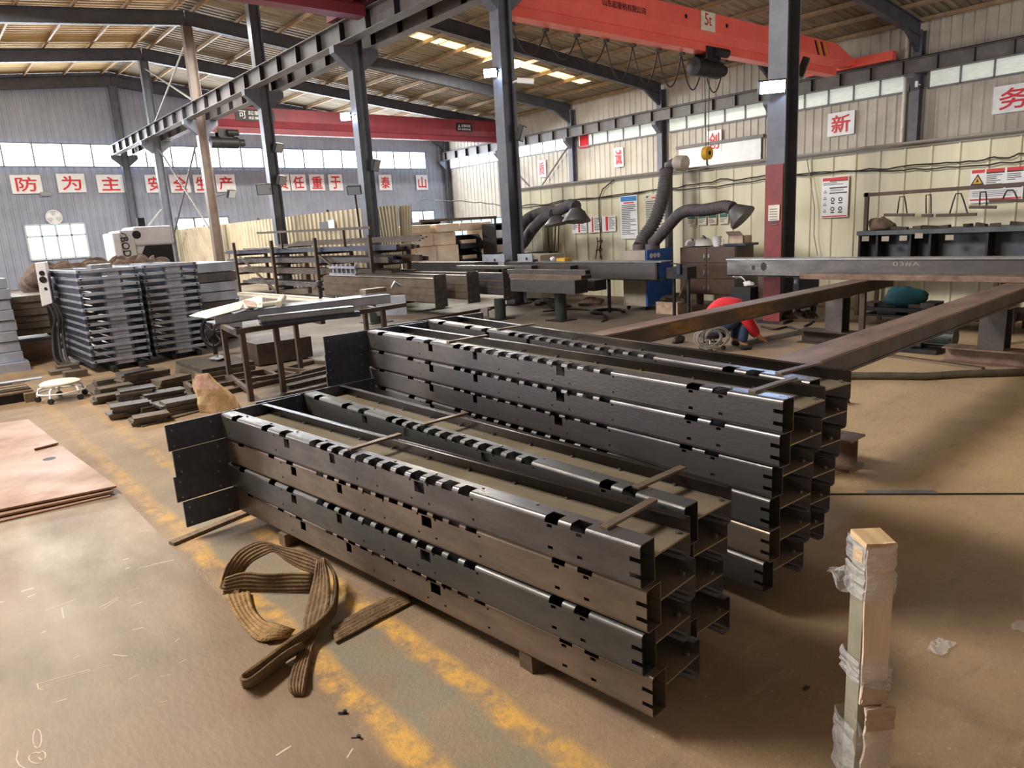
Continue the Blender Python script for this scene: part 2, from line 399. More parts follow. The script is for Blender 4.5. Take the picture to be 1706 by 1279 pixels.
window((a.x, yw, .9), (1, 0, 0), (0, -1, 0), b.x-a.x, a.z-.9, 2, 'window', transom=1.2, thick=.09)
xw = XR-.05
FR = [5.43, 11.3, 17.0, 22.9, 29.0, 35.05, 41.0]
a, b = PX(755, 368, xw), PX(838, 368, xw)
window((xw, a.y, .8), (0, -1, 0), (-1, 0, 0), a.y-b.y, a.z-.8, 5, 'window_view', thick=.09)
for i in range(6):
    y1, y0 = FR[i+1]-.35, FR[i]+.35
    window((xw, y1, 5.6), (0, -1, 0), (-1, 0, 0), y1-y0, .95, 5, 'window_dim' if i < 4 else 'window', thick=.06)
# frames of the roof
for y in FR:
    yy = min(y, YF-.3)
    for xe in (-10.4, XR-.25):
        mb = MB(); mb.ibeam((xe, yy, roofz(xe)-.42), (X0, yy, roofz(X0)-.47), .22, .5)
        sgn = 1 if xe > 0 else -1
        mb.prism([(xe, yy-.06, roofz(xe)-.65), (xe-sgn*1.4, yy-.06, roofz(xe-sgn*1.4)-.62), (xe, yy-.06, roofz(xe)-1.25)], (0, .12, 0))
        trim(mb, 'rafter')
for sgn in (-1, 1):
    for k in range(13):
        x = X0+sgn*(.35+k*1.62); z = roofz(x)-.1
        mb = MB(); mb.bar((x, 6, z), (x, YF, z), .012, .17); mb.bar((x+.03, 6, z+.08), (x+.03, YF, z+.08), .07, .008); mb.bar((x-.03, 6, z-.08), (x-.03, YF, z-.08), .07, .008)
        trim(mb, 'purlin')
# translucent roof strip
sk = MB()
for k in range(12):
    for a0, a1 in ((0, .2), (.24, .44), (.48, .68)):
        xa = 10.4+k*1.42; xb = xa+1.34
        sk.quad((xa, 25.4+a0, roofz(xa)-.015), (xb, 25.4+a0, roofz(xb)-.015), (xb, 25.4+a1, roofz(xb)-.015), (xa, 25.4+a1, roofz(xa)-.015))
wn[0] += 1; o = sk.build('window_%d' % wn[0], 'skylight'); o['kind'] = 'structure'
sk = MB()
for k in range(10):
    for a0 in (0, .24, .48): xa = -6+k*1.5; xb = xa+1.4; sk.quad((xa, 25.4+a0, roofz(xa)-.015), (xb, 25.4+a0, roofz(xb)-.015), (xb, 25.6+a0, roofz(xb)-.015), (xa, 25.6+a0, roofz(xa)-.015))  # added strip out of view, put in to brighten the far wall
for k in range(4):
    for a0 in (0, .24, .48): xa = -6+k*1.62; xb = xa+1.5; sk.quad((xa, 7.6+a0, roofz(xa)-.015), (xb, 7.6+a0, roofz(xb)-.015), (xb, 7.8+a0, roofz(xb)-.015), (xa, 7.8+a0, roofz(xa)-.015))
wn[0] += 1; o = sk.build('window_%d' % wn[0], 'skylight'); o['kind'] = 'structure'
# ---------------------------------------------------------------- columns of the middle row
col_lab = ['steel column with red painted foot, lit floodlight at its upper part', 'grey steel column between two fume hoses and carton store, lit lamp near roof',
           'grey steel column behind long bar rack, with two unlit floodlights', 'dark steel column rising behind storage rack with long bars', 'brown steel column beside the crossed brace rods',
           'dark grey steel column with brace rods, second from the far wall', 'steel column standing against the far wall at the runway end']
for i, y in enumerate(FR):
    yy = min(y, YF-.35)
    t = thing('steel_column', col_lab[i], 'column', (X0, yy, 0), kind='thing')
    top = roofz(X0)-.7
    MB().ibeam((X0, yy, 0), (X0, yy, top), .27, .34, .018, .014, up=(1, 0, 0)).build('shaft', 'column_brown' if i == 4 else 'column', t)
    for s in (-1, 1):
        MB().prism([(X0+s*.16, yy-.12, 6.15), (X0+s*.62, yy-.12, 6.15), (X0+s*.62, yy-.12, 5.98), (X0+s*.16, yy-.12, 5.6)], (0, .24, 0)).build('bracket', 'column', t)
    MB().box(X0-.25, X0+.25, yy-.2, yy+.2, 0, .03).build('base_plate', 'darkmetal', t)
    if i == 0:
        MB().bar((X0-.185, yy, .03), (X0-.185, yy, 2.22), .262, .025, up=(1, 0, 0)).build('painted_foot', 'redfoot', t)
for i, y in enumerate(FR[1:]):
    yy = min(y, YF-.3)
    t = thing('wall_column', ['steel column on the ribbed side wall beside beige downpipe', 'steel column on the side wall behind lit floodlight', 'steel column on the side wall above the tall fume duct', 'steel column on the side wall beside red window patch', 'steel column on the side wall hidden behind grey middle column', 'steel column in the corner of the two ribbed walls'][i], 'column', (XR-.3, yy, 0), kind='thing')
    MB().ibeam((XR-.225, yy, 0), (XR-.225, yy, 7.6), .3, .36, .018, .014, up=(1, 0, 0)).build('shaft', 'column', t)
    MB().prism([(XR-.4, yy-.12, 6.1), (XR-.85, yy-.12, 6.1), (XR-.85, yy-.12, 5.95), (XR-.4, yy-.12, 5.55)], (0, .24, 0)).build('bracket', 'column', t)
# runway beams
def runway(x, y0, y1, label, m, sides=(-1, 1), zt=6.62, h=.46, w=.3, step=1.25):
    t = thing('crane_runway_beam', label, 'runway beam', (x, (y0+y1)/2, zt-h), kind='thing')
    MB().ibeam((x, y0, zt-h/2), (x, y1, zt-h/2), w, h, .018, .012).build('girder', m, t)
    MB().bar((x, y0, zt+.035), (x, y1, zt+.035), .05, .07).build('crane_rail', 'darkmetal', t)
    y = y1-.6
    while y > y0+.3:
        for s in sides: MB().box(min(x+s*.01, x+s*(w/2)), max(x+s*.01, x+s*(w/2)), y-.008, y+.008, zt-h+.02, zt-.02).build('stiffener', 'darkmetal', t)
        y -= step
    return t
runway(9.3, 5, 41.0, 'long grey crane runway beam on the near side of middle columns, ribbed with stiffeners', 'rail', (-1,))
runway(10.15, 5, 41.0, 'grey crane runway beam on the far side of middle columns', 'rail', (-1,))
runway(29.23, 6, 41.0, 'grey crane runway beam along the ribbed side wall below the window band', 'rail', (-1,), h=.5, step=1.15)
# brace rods
def rods(label, pts, m='rail', r=.035):
    t = thing('brace_rods', label, 'bracing', pts[0][0])
    for p, q in pts: MB().cyl(p, q, r, 8).build('rod', m, t)
rods('crossed brace rods between two middle columns above the runway', [((X0, 29.1, 9.0), (X0, 34.9, 6.8)), ((X0, 34.9, 9.1), (X0, 29.1, 6.8))], 'pipe')
rods('crossed brace rods between two middle columns below the runway', [((X0, 29.1, 5.9), (X0, 34.9, 1.8)), ((X0, 34.9, 5.9), (X0, 29.1, 1.8))], 'rail')
rods('crossed brace rods on the ribbed side wall above cream partition', [((XR-.35, 29.2, 5.7), (XR-.35, 34.8, 1.0)), ((XR-.35, 34.8, 5.7), (XR-.35, 29.2, 1.0))], 'rail', .05)
# beige downpipe and the small red window patch and white sliding door on the side wall
p = PX(1525, 60, XR-.3)
o = MB().cyl((XR-.12, 11.75, 2.0), (XR-.12, 11.75, 7.6), .08).build('downpipe', 'paper', smooth=40)
tag(o, 'beige drain pipe running down beside the side wall column', 'pipe')
a, b = PX(966, 228, XR-.12), PX(981, 245, XR-.12)
o = MB().box(XR-.14, XR-.12, b.y, a.y, b.z, a.z+.25).build('red_cloth', 'redcloth'); tag(o, 'small red cloth covering one pane of side wall window', 'cloth')
a, b = PX(1132, 268, XR-.1), PX(1268, 245, XR-.1)
d = MB().box(XR-.12, XR-.08, b.y, a.y, .2, 4.75).build('door_1', 'white'); d['kind'] = 'structure'
MB().box(XR-.2, XR-.1, b.y-.15, a.y+.15, 4.72, 4.86).build('door_track', 'rail', d)
# ---------------------------------------------------------------- wall lettering boards
def board(u, v, wpx, hpx, plane, text, where, size=None, dim=False):
    if plane == 'F': c = PY(u, v, YF-.12); ex = V((1, 0, 0)); nrm = V((0, -1, 0))
    else: c = PX(u, v, XR-.12); ex = V((0, -1, 0)); nrm = V((-1, 0, 0))
    dpx = (c-EYE).dot(FW)/F
    w = wpx*dpx/abs(ex.dot(RX)); h = hpx*dpx
    t = thing('lettered_board', 'white placard with red character %s, %s' % (text, where), 'placard', c)
    up = V((0, 0, 1))
    MB().hexa([c-ex*w/2-up*h/2+nrm*.02, c+ex*w/2-up*h/2+nrm*.02, c+ex*w/2-up*h/2-nrm*.02, c-ex*w/2-up*h/2-nrm*.02, c-ex*w/2+up*h/2+nrm*.02, c+ex*w/2+up*h/2+nrm*.02, c+ex*w/2+up*h/2-nrm*.02, c-ex*w/2+up*h/2-nrm*.02]).build('board', 'white', t)
    text_mb(text, 1, c+nrm*.03, ex, up, fit=(w*.68, h*.74), bold=.02).build('lettering', 'redtext', t)
nth = ['first', 'second', 'third', 'fourth', 'fifth', 'sixth', 'seventh', 'eighth', 'ninth', 'tenth', 'eleventh', 'twelfth', 'thirteenth']
for i, (u, v, w, h, c) in enumerate(((44, 307, 33, 30, '防'), (119, 305, 31, 30, '为'), (184, 306, 30, 29, '主'), (258, 306, 22, 29, '安'), (300, 306, 24, 29, '全'), (335, 306, 18, 29, '生'), (376, 305, 24, 28, '产'),
                      (470, 304, 20, 27, '责'), (497, 304, 20, 26, '任'), (528, 304, 20, 26, '重'), (559, 304, 19, 26, '于'), (642, 304, 18, 25, '泰'), (703, 304, 17, 24, '山'))):
    board(u, v, w, h, 'F', c, '%s of the row on the far wall' % nth[i])
for u, v, w, h, c, l in ((903, 281, 12, 27, '质', 'beside brace rods on the side wall'), (1031, 262, 13, 31, '诚', 'on the side wall above the blue poster'), (1190, 235, 18, 34, '创', 'above the yellow crane hook'), (1401, 206, 29, 37, '新', 'on the side wall beside the lit floodlight column'), (1690, 163, 40, 44, '务', 'largest, on the side wall beyond the drain pipe')):
    board(u, v, w, h, 'R', c, l)
# ================================================================ rack posts in two piles
def channel_mesh(L, h, holes_top, holes_web, slots, fl=.076, lip=.016, rc=.014):
    """lipped channel, outer web at x=0, open towards +x; runs from y=0 to y=-L"""
    arc = [math.radians(a) for a in (15, 30, 45, 60, 75)]
    zw = h*.56
    prof = [(fl, zw+.001), (fl, h), (.046, h), (rc, h)] + [(rc-rc*math.sin(a), h-rc+rc*math.cos(a)) for a in arc] + [(0, h-rc)]
    zs = sorted(set([rc] + [z for q in holes_web+slots for z in q[2:4]] + [h*.5]))
    for z in reversed(zs):
        if rc <= z < h-rc-1e-4: prof.append((0, z))
    prof += [(rc-rc*math.cos(a), rc-rc*math.sin(a)) for a in arc[1::2]] + [(rc, 0), (fl, 0), (fl, zw-.001)]
    ts = {0.0, L}
    for a, b in holes_top: ts |= {a, b}
    for q in holes_web+slots: ts |= {q[0], q[1]}
    ts = sorted(t for t in ts if 0 <= t <= L)
    mb = MB()
    for t in ts: mb.v += [V((x, -t, z)) for x, z in prof]
    n = len(prof)
    for i in range(len(ts)-1):
        tm = (ts[i]+ts[i+1])/2
        for j in range(n-1):
            zm = (prof[j][1]+prof[j+1][1])/2; xm = (prof[j][0]+prof[j+1][0])/2
            if zm > h-rc*1.3 and xm < .047 and j < 12 and any(a < tm < b for a, b in holes_top): continue
            if xm < .001 and any(q[0] < tm < q[1] and q[2]-1e-5 < zm < q[3]+1e-5 for q in holes_web+slots): continue
            mb.f.append((i*n+j, i*n+j+1, (i+1)*n+j+1, (i+1)*n+j))
    return mb
def split_top(L):  # extra points so the notches cut only the outer part of the flange
    pass
def make_post(L, h, wd, plate, ph, name='rack_post'):
    s = L/2.83
    top = [(t-.03, t+.035) for t in (.17, .516, .705)] + [(.991+.0965*k-.028, .991+.0965*k+.034) for k in range(12)] + [(2.455, 2.512), (2.565, 2.625)]
    top = [(a*s, b*s) for a, b in top]
    web = []
    for t, w in ((.742, .05), (1.158, .042), (1.79, .062), (2.3, 0)):
        if w: web.append((t*s-w/2, t*s+w/2, h*.52, h*.52+.046))
    for t in (.09, .62, 1.35, 1.50, 1.735, 1.845, 2.1):
        web.append((t*s-.006, t*s+.006, h*.80, h*.80+.009)); web.append((t*s-.006, t*s+.006, h*.25, h*.25+.009))
    for t in (2.475, 2.60):
        web.append((t*s-.011, t*s+.011, h*.76, h*.76+.012)); web.append((t*s-.011, t*s+.011, h*.22, h*.22+.012))
    slots = [(L-.038, L+.001, h*.60, h*.60+.016), (L-.038, L+.001, h*.24, h*.24+.016)]
    slots = [(a, min(b, L), c, d) for a, b, c, d in slots]
    t = thing(name, 'x', 'rack post')
    fc = channel_mesh(L, h, top, web, slots).build('front_channel', 'steel_grey', t, world=False, solid=.0035)
    # rear channel, plain, opening towards the front
    rcn = MB(); fl, rc = .04, .012
    prof = [(wd-fl, h), (wd-rc, h), (wd-rc*.3, h-rc*.3), (wd, h-rc), (wd, rc), (wd-rc*.3, rc*.3), (wd-rc, 0), (wd-fl, 0)]
    rcn.strip([[(x, -q, z) for x, z in prof] for q in (0, L)])
    rcn.build('rear_channel', 'steel_shaded', t, world=False, smooth=50, solid=.0035)
    zz = h*.56
    MB().box(.078, wd-.002, -L, 0, zz-.003, zz+.003).build('web_plate', 'steel_web', t, world=False)
    mb = MB()
    mb.box(.052, .058, -L, -L+.006, .01, h*.5)
    x0, x1 = plate
    bp = MB().box(x0, x1, 0, .012, 0, ph).build('base_plate', 'steel_blue', t, world=False, bevel=.0015)
    for x, z in ((x0+.03, h-.03), (x0+.03, .025), (-.06, h-.03), (-.06, .025), (x1-.03, h-.03)): MB().cyl((x, -.004, z), (x, .013, z), .005, 8).build('bolt', 'bright', bp, world=False)
    rg = MB(); pts = [(wd+.09+.02*math.cos(a), -.006, h*.55+.02*math.sin(a)) for a in [i*math.pi/8 for i in range(17)]]
    rg.tube(pts, .004, 6, cap=False); rg.build('earthing_ring', 'darkmetal', bp, world=False)
    k = 0
    while .16+k*.27*s < L-.05:
        y = -(.16+k*.27*s)
        MB().cyl((wd-.012, y, zz+.003), (wd-.012, y, zz+.012), .008, 6).build('weld_nut', 'screw', t, world=False); MB().cyl((.06, y-.05, h), (.06, y-.05, h+.005), .006, 6).build('weld_nut', 'screw', t, world=False); k += 1
    MB().cyl((wd-.03, -L+.03, zz), (wd-.03, -L+.03, zz+.014), .009, 6).build('weld_nut', 'screw', t, world=False)
    return t
def add_ties(t, wd, h, ys):
    for y in ys:
        MB().bar((-.0+.03, y, h+.007), (wd+.03, y, h+.007), .032, .010).build('tie_bar', 'strap_steel', t, world=False, bevel=.001)
def pile(orgs, rzs, z0, L, h, pitch, wd, n, plate, pname, jit, colors, ties):
    rows = [[], []]
    proto = make_post(L, h, wd, plate, pitch-.0006); first = True
    for col in range(2):
        c, s = math.cos(rzs[col]), math.sin(rzs[col])
        for k in range(n):
            dx, dy = jit[col][k]
            t = proto if first else dup(proto)
            first = False
            t.location = (orgs[col][0]+c*dx-s*dy, orgs[col][1]+s*dx+c*dy, z0+(n-1-k)*pitch); t.rotation_euler = (0, 0, rzs[col])
            t['label'] = 'steel rack post, %s, %s of the %s' % (ordl(k, n), ('outer row', 'inner row')[col], pname)
            t['group'] = 'rack posts in the ' + pname
            paint(child(t, 'front_channel')[0], colors[(k+col*2) % len(colors)])
            rows[col].append(t)
    for col in range(2): add_ties(rows[col][0], wd, h, ties[col])
    return rows
jA = [[(0, 0), (.012, -.012), (.0, .0), (.02, -.022)], [(0, 0), (.006, .02), (-.004, .03), (.01, .01)]]
A = pile([(1.246, 4.087), (1.79, 4.175)], [math.radians(5.45), math.radians(.9)], .07, 2.83, .143, .1477, .285, 4, (-.305, .51), 'low pile by the sling', jA,
     ['steel_grey', 'steel_brown', 'steel_green', 'steel_brown'], ((-2.83*.445, -2.83*.945), (-2.83*.445, -2.83*.92)))
jB = [[(0, 0), (.0, .01), (.01, .045), (.005, .05), (.01, .05), (.0, .07)], [(0, 0), (.03, .03), (.02, .05), (.005, .06), (.005, .08), (.0, .1)]]
zB = 1.6-.715*.97-.133-.137*5
B = pile([(2.553, 4.69), (3.133, 4.745)], [math.radians(-2.3), math.radians(-6.4)], zB, 3.366, .133, .137, .305, 6, (-.34, .52), 'tall pile', jB,
     ['steel_grey', 'steel_grey', 'steel_grey', 'steel_green', 'steel_brown', 'steel_grey'], ((-3.366*.31, -3.366*.955), (-3.366*.29, -3.366*.95)))
def packer(p, q, z, label):
    o = MB().bar((p[0], p[1], z/2), (q[0], q[1], z/2), .07, z-.002).build('packing_bar', 'strap_steel'); tag(o, label, 'packing bar', 'packing bars under the rack posts')
packer((1.3, 3.55), (2.1, 3.6), .07, 'steel packing bar under the low pile near its base plates')
packer((1.49, 1.8), (2.13, 1.8), .07, 'steel packing bar under the low pile near its slotted ends')
packer((2.55, 4.2), (3.4, 4.2), zB, 'steel packing bar under the tall pile near its base plates')
packer((2.45, 1.9), (3.1, 1.9), zB, 'steel packing bar under the tall pile near its slotted ends')
# ================================================================ overhead cranes
def girder(x0, x1, yc, z0, z1, label, m, taper=(True, True), nose=1.6):
    t = thing('overhead_crane', label, 'crane', ((x0+x1)/2, yc, z0), kind='thing')
    hgt = z1-z0
    pr = [(-.3, z1), (-.3, z0+.5*hgt), (-.15, z0+.24*hgt), (.15, z0+.24*hgt), (.3, z0+.5*hgt), (.3, z1)]
    L = 1.3
    st = [x0, x0+L, x1-L, x1]
    mb = MB(); n = len(pr)
    for i, x in enumerate(st):
        end = (i == 0 and taper[0]) or (i == 3 and taper[1])
        for y, z in pr:
            if end: z = z0+.42*hgt+(z-z0-.24*hgt)*.28
            mb.v.append(V((x, yc+y, z)))
    for i in range(3):
        for k in range(n): mb.f.append((i*n+k, (i+1)*n+k, (i+1)*n+(k+1) % n, i*n+(k+1) % n))
    mb.f.append(tuple(range(n))); mb.f.append(tuple(range(3*n, 4*n))[::-1])
    mb.build('girder', m, t)
    xa_, xb_ = x0+(L*.8 if taper[0] else 0), x1-(L*.8 if taper[1] else -.28)
    MB().box(xa_, xb_, yc-.19, yc+.19, z0, z0+.22*hgt).build('lower_flange', m, t)
    MB().box(xa_, xb_, yc-.12, yc+.12, z0+.2*hgt, z0+.3*hgt).build('neck', m, t)
    for i, x in enumerate((x0-.45, x1+.45)):
        c = MB(); c.box(x-.16, x+.16, yc-nose, yc+1.7, 6.72, 7.04)
        if i == 0: c.box(x-.1, x+.62, yc-.28, yc+.28, 6.74, 7.0)
        else: c.box(x-.62, x+.1, yc-.28, yc+.28, 6.74, 7.0)
        c.build('end_carriage', m, t)
        wm = MB()
        for yy in (yc-nose+.2, yc+1.5): wm.cyl((x-.03, yy, 6.76), (x+.03, yy, 6.76), .07, 14)
        wm.build('wheels', 'darkmetal', t)
    return t
ycr = 13.6; yfc = ycr-.31
cr = girder(10.6, 28.75, ycr, 6.33, 7.37, 'bright red overhead crane girder spanning to the ribbed side wall, with black and yellow stripes', 'crane')
def face_q(u, v): return PY(u, v, yfc)
st = MB(); yl = MB()
for k, mbx in ((0, st), (1, yl), (2, st), (3, yl)):
    a = face_q(1357+k*5, 65+k*1.2); x = a.x
    mbx.quad((x, yfc-.005, 7.3), (x+.11, yfc-.005, 7.3), (x+.38, yfc-.005, 6.86), (x+.27, yfc-.005, 6.86))
st.build('stripes', 'black', cr); yl.build('stripes', 'yellow', cr)
c = face_q(1179, 36); pl = MB().box(c.x-.35, c.x+.35, yfc-.02, yfc, c.z-.26, c.z+.26).build('rating_plate', 'paper', cr)
text_mb('5t', 1, (c.x, yfc-.026, c.z+.05), (1, 0, 0), (0, 0, 1), fit=(.34, .32), bold=.008).build('lettering', 'redtext', pl)
c = face_q(1030, 9); text_mb('泰山起重', 1, (c.x-2.9, yfc-.01, c.z+.42), (1, 0, 0), (0, 0, 1), fit=(3.2, .62), bold=.02).build('lettering', 'blacktext', cr)
text_mb('山东起重机有限公司', 1, (c.x+.25, yfc-.01, c.z), (1, 0, 0), (0, 0, 1), fit=(1.7, .17)).build('lettering', 'blacktext', cr)
hl = MB()
for u, v in ((1143, 27), (1211, 43)): p = face_q(u, v); hl.cyl((p.x, yfc-.008, p.z), (p.x, yfc, p.z), .06)
hl.build('vent_hole', 'black', cr)
def hoist(u, v, yc, z0, label, m='darkmetal', drop=None):
    p = PY(u, v, yc-.25); x = p.x
    t = thing('electric_hoist', label, 'hoist', (x, yc, z0-.7))
    MB().tube([(x-.75, yc, z0-.42), (x-.7, yc, z0-.42), (x-.7, yc, z0-.42), (x+.55, yc, z0-.42), (x+.62, yc, z0-.42)], [.1, .24, .26, .26, .2], 18).build('drum', m, t, smooth=40)
    MB().cyl((x+.62, yc, z0-.42), (x+.85, yc, z0-.42), .17).build('brake_housing', m, t, smooth=40)
    tr = MB(); tr.box(x-.35, x+.35, yc-.24, yc-.2, z0-.2, z0+.15); tr.box(x-.35, x+.35, yc+.2, yc+.24, z0-.2, z0+.15); tr.box(x-.3, x+.3, yc-.22, yc+.22, z0-.24, z0-.16)
    tr.build('trolley', m, t)
    MB().cyl((x, yc-.36, z0-.02), (x+.5, yc-.36, z0-.02), .13).build('trolley_motor', m, t, smooth=40)
    if drop is not None:
        rp = MB()
        for dx in (-.12, .12): rp.cyl((x+dx, yc, z0-.6), (x+dx*.5, yc, drop+.25), .012, 6)
        rp.build('wire_rope', 'cable', t)
        hb = MB(); hb.cyl((x, yc-.09, drop+.12), (x, yc+.09, drop+.12), .2, 18)
        blk = hb.build('hook_block', 'yellow', t, smooth=40)
        MB().tube([(x, yc, drop-.06), (x, yc, drop-.2), (x+.08, yc, drop-.3), (x+.02, yc, drop-.38), (x-.08, yc, drop-.32)], [.03, .03, .035, .03, .015], 8).build('hook', 'darkmetal', blk, smooth=60)
        MB().cyl((x, yc-.1, drop+.12), (x, yc-.095, drop+.12), .07).build('hub', 'black', blk)
    return t
hd = PY(1190, 262, ycr)
hoist(1190, 95, ycr, 6.33, 'dark electric hoist under the bright red crane, lowering a yellow hook block', drop=hd.z)
fe = thing('festoon_cable', 'black festoon cable hanging in loops under the bright red crane', 'cable', (15, ycr, 5.3))
xs = [12.3+.0*i+1.12*i for i in range(9)]
for i in range(8):
    x0, x1 = xs[i], xs[i+1]; sag = .95 if i > 2 else .6
    MB().tube([(x0+(x1-x0)*k/10, ycr+.36, 6.30-sag*(1-((k-5)/5)**2)) for k in range(11)], .022, 6).build('cable_loop', 'cable', fe)
tr = MB()
for x in xs: tr.box(x-.05, x+.05, ycr+.26, ycr+.4, 6.28, 6.36)
tr.build('carrier', 'darkmetal', fe)
yf2 = 34.5
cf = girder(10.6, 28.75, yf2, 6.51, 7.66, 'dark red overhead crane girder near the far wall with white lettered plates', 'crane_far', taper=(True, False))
yff = yf2-.31
for u, v, wt, ht, big, small in ((425, 192, 1.5, .42, '可', '起重机械'), (773, 212, .9, .36, '△', '起重机械')):
    c = PY(u, v, yff); pl = MB().box(c.x-wt*.62, c.x+wt*.62, yff-.02, yff, c.z-ht*.62, c.z+ht*.62).build('name_plate', 'black', cf)
    text_mb(big, 1, (c.x-wt*.4, yff-.026, c.z), (1, 0, 0), (0, 0, 1), fit=(wt*.22, ht*.8)).build('lettering', 'white', pl)
    text_mb(small, 1, (c.x+wt*.14, yff-.026, c.z+ht*.22), (1, 0, 0), (0, 0, 1), fit=(wt*.72, ht*.42)).build('lettering', 'white', pl)
    text_mb(small, 1, (c.x+wt*.14, yff-.026, c.z-ht*.3), (1, 0, 0), (0, 0, 1), fit=(wt*.72, ht*.3)).build('lettering', 'white', pl)
hoist(378, 228, yf2, 6.51, 'dark electric hoist hanging under the far dark red crane')
hw = thing('control_wires', 'thin pendant wires hanging below the far crane hoist', 'wire', PY(378, 262, yf2-.2))
for du in (-9, -2, 6): MB().cyl(PY(375+du, 246, yf2-.2), PY(378+du, 275, yf2-.2), .012, 6).build('wire', 'cable', hw)
girder(-6, 8.85, 15.5, 6.42, 7.45, 'dark red crane girder above the near side of runway, only its corner in view', 'crane_far', taper=(False, False), nose=.55)
# ================================================================ lamps
def flood(p, face, label, lit=False, w=.34, h=.26, arm=None, pole=None):
    p, face = V(p), V(face).normalized(); t = thing('floodlight', label, 'floodlight', p, kind='thing')
    sd = face.cross(V((0, 0, 1))).normalized(); up = sd.cross(face)
    def bx(d0, d1, s): return MB().hexa([p+face*d+sd*a*w/2*s+up*b*h/2*s for d in (d0, d1) for a, b in ((-1, -1), (1, -1), (1, 1), (-1, 1))])
    bx(-.05, .05, 1).build('housing', 'black', t, bevel=.01); bx(.05, .056, .88).build('lens', 'lamp' if lit else 'lampglass', t)
    if arm is not None: MB().bar(p-face*.05, arm, .04, .02).build('bracket', 'black', t)
    if pole is not None: MB().cyl(p-face*.08-V((0, 0, .05)), pole, .025, 8).build('pole', 'darkmetal', t)
    return t
p = PX(1286, 144, 9.4); flood(p, (-.75, -.6, -.3), 'lit floodlight glowing blue white on the column with red painted foot', True, .36, .17, arm=(9.525, 5.43, p.z+.05))
p = PX(817, 121, 9.45); flood(p, (-.7, -.65, -.3), 'lit floodlight on the column between fume hoses and carton store', True, .27, .17, arm=(9.525, 11.25, p.z))
p = PX(576, 194, 9.45); flood(p, (-.6, -.7, -.3), 'lit floodlight on the column behind the bar rack', True, .27, .2, arm=(9.525, 16.95, p.z))
def side(u, v, x, y, label, face=(.5, -.8, -.35), w=.4, h=.3):
    p = PX(u, v, x); flood(p, face, label, False, w, h, arm=(X0+(.172 if x > X0 else -.172), y, p.z))
side(463, 246, 9.95, 22.75, 'unlit black floodlight level with the far windows, on dark column')
side(625, 275, 9.95, 16.85, 'unlit grey floodlight on the column behind the bar rack', w=.36)
side(469, 300, 9.9, 22.75, 'unlit black floodlight below the windows on dark column')
side(441, 315, 9.4, 22.8, 'unlit floodlight on the window side of dark column', (-.5, -.8, -.3), .5, .34)
side(385, 323, 10.0, 28.9, 'small unlit floodlight on the brown column')
side(868, 222, 9.95, 11.2, 'black floodlight on the column between fume hoses and carton store', w=.26)
side(1337, 113, 10.0, 5.43, 'black floodlight on the back of column with red painted foot', w=.2, h=.25)
p = PX(590, 316, 9.2); flood(p, (-.5, -.7, -.5), 'square unlit floodlight on a tall pole in the bar rack', False, .36, .24, pole=(9.25, p.y, 1.5))
p = PX(862, 134, 9.75); t = thing('security_camera', 'small white security camera high on the column', 'camera', p)
MB().bar(p, p+V((.2, -.25, -.05)), .08, .09).build('body', 'white', t); MB().bar(p, (X0+.1, 11.155, p.z), .03, .03).build('bracket', 'white', t)
p = PX(1527, 140, XR-.75); t = thing('security_camera', 'small white device on side wall column by the drain pipe', 'camera', p)
MB().bar(p-V((0, 0, .1)), p+V((0, 0, .1)), .08, .08, up=(1, 0, 0)).build('body', 'white', t); MB().bar(p, (XR-.42, p.y, p.z), .03, .03).build('bracket', 'white', t)
# far wall fittings
c = PY(90, 362, YF-.2); t = thing('wall_fan', 'round pale wall fan above the small far window', 'fan', c)
MB().tube([c+V((.33*math.cos(a), 0, .33*math.sin(a))) for a in [i*math.pi/10 for i in range(21)]], .03, 6, cap=False).build('guard', 'white', t)
bl = MB()
for k in range(3):
    a = k*2.09; b = a+1.2
    bl.quad(c, c+V((.3*math.cos(a), .02, .3*math.sin(a))), c+V((.31*math.cos((a+b)/2), 0, .31*math.sin((a+b)/2))), c+V((.3*math.cos(b), -.02, .3*math.sin(b))))
bl.build('blades', 'white', t); MB().cyl(c+V((0, .03, 0)), c+V((0, .05, 0)), .32, 24).build('back_disc', 'mullion_pale', t); MB().cyl(c, c+V((0, .15, 0)), .09).build('motor', 'white', t)
MB().cyl(c+V((0, .1, -.3)), c+V((.02, .1, -1.0)), .03).build('stem', 'mullion', t)
c = PY(76, 323, YF-.15); o = MB().box(c.x-.22, c.x+.22, c.y-.06, c.y+.06, c.z-.09, c.z+.09).build('wall_lamp', 'lampglass'); tag(o, 'small oblong wall lamp below the far wall lettering', 'lamp')
# ================================================================ cream partition and what stands along it
XP = 11.6
def seam_wall(p, d, n, length, z0, z1, pitch, depth, w=.05):
    p, d, n = V(p), V(d), V(n); rows = []; i = 0
    while i*pitch < length:
        for a, h in ((0, 0), (pitch-w, 0), (pitch-w*.7, 1), (pitch-w*.3, 1)):
            q = p+d*min(i*pitch+a, length)+n*(h*depth); rows.append([(q.x, q.y, z0), (q.x, q.y, z1)])
        i += 1
    return MB().strip(rows)
t = thing('partition_wall', 'cream panelled partition wall with narrow upright seams behind the fume extractors', 'partition', (XP, 5, 0), kind='structure')
seam_wall((XP, 13.15, 0), (0, -1, 0), (-1, 0, 0), 15, 0, 2.4, .36, .022).build('panels', 'partition', t)
MB().box(XP+.012, XP+.08, -1.9, 13.15, 0, 2.38).build('core', 'partition', t)
MB().box(XP-.04, XP+.1, -1.9, 13.2, 2.38, 2.42).build('top_channel', 'pipe', t)
o = MB().cyl((XP-.1, 13.2, 2.44), (XP-.1, -1.9, 2.44), .022, 8).build('conduit_pipe', 'pipe'); tag(o, 'thin grey conduit pipe along the top edge of cream partition', 'pipe')
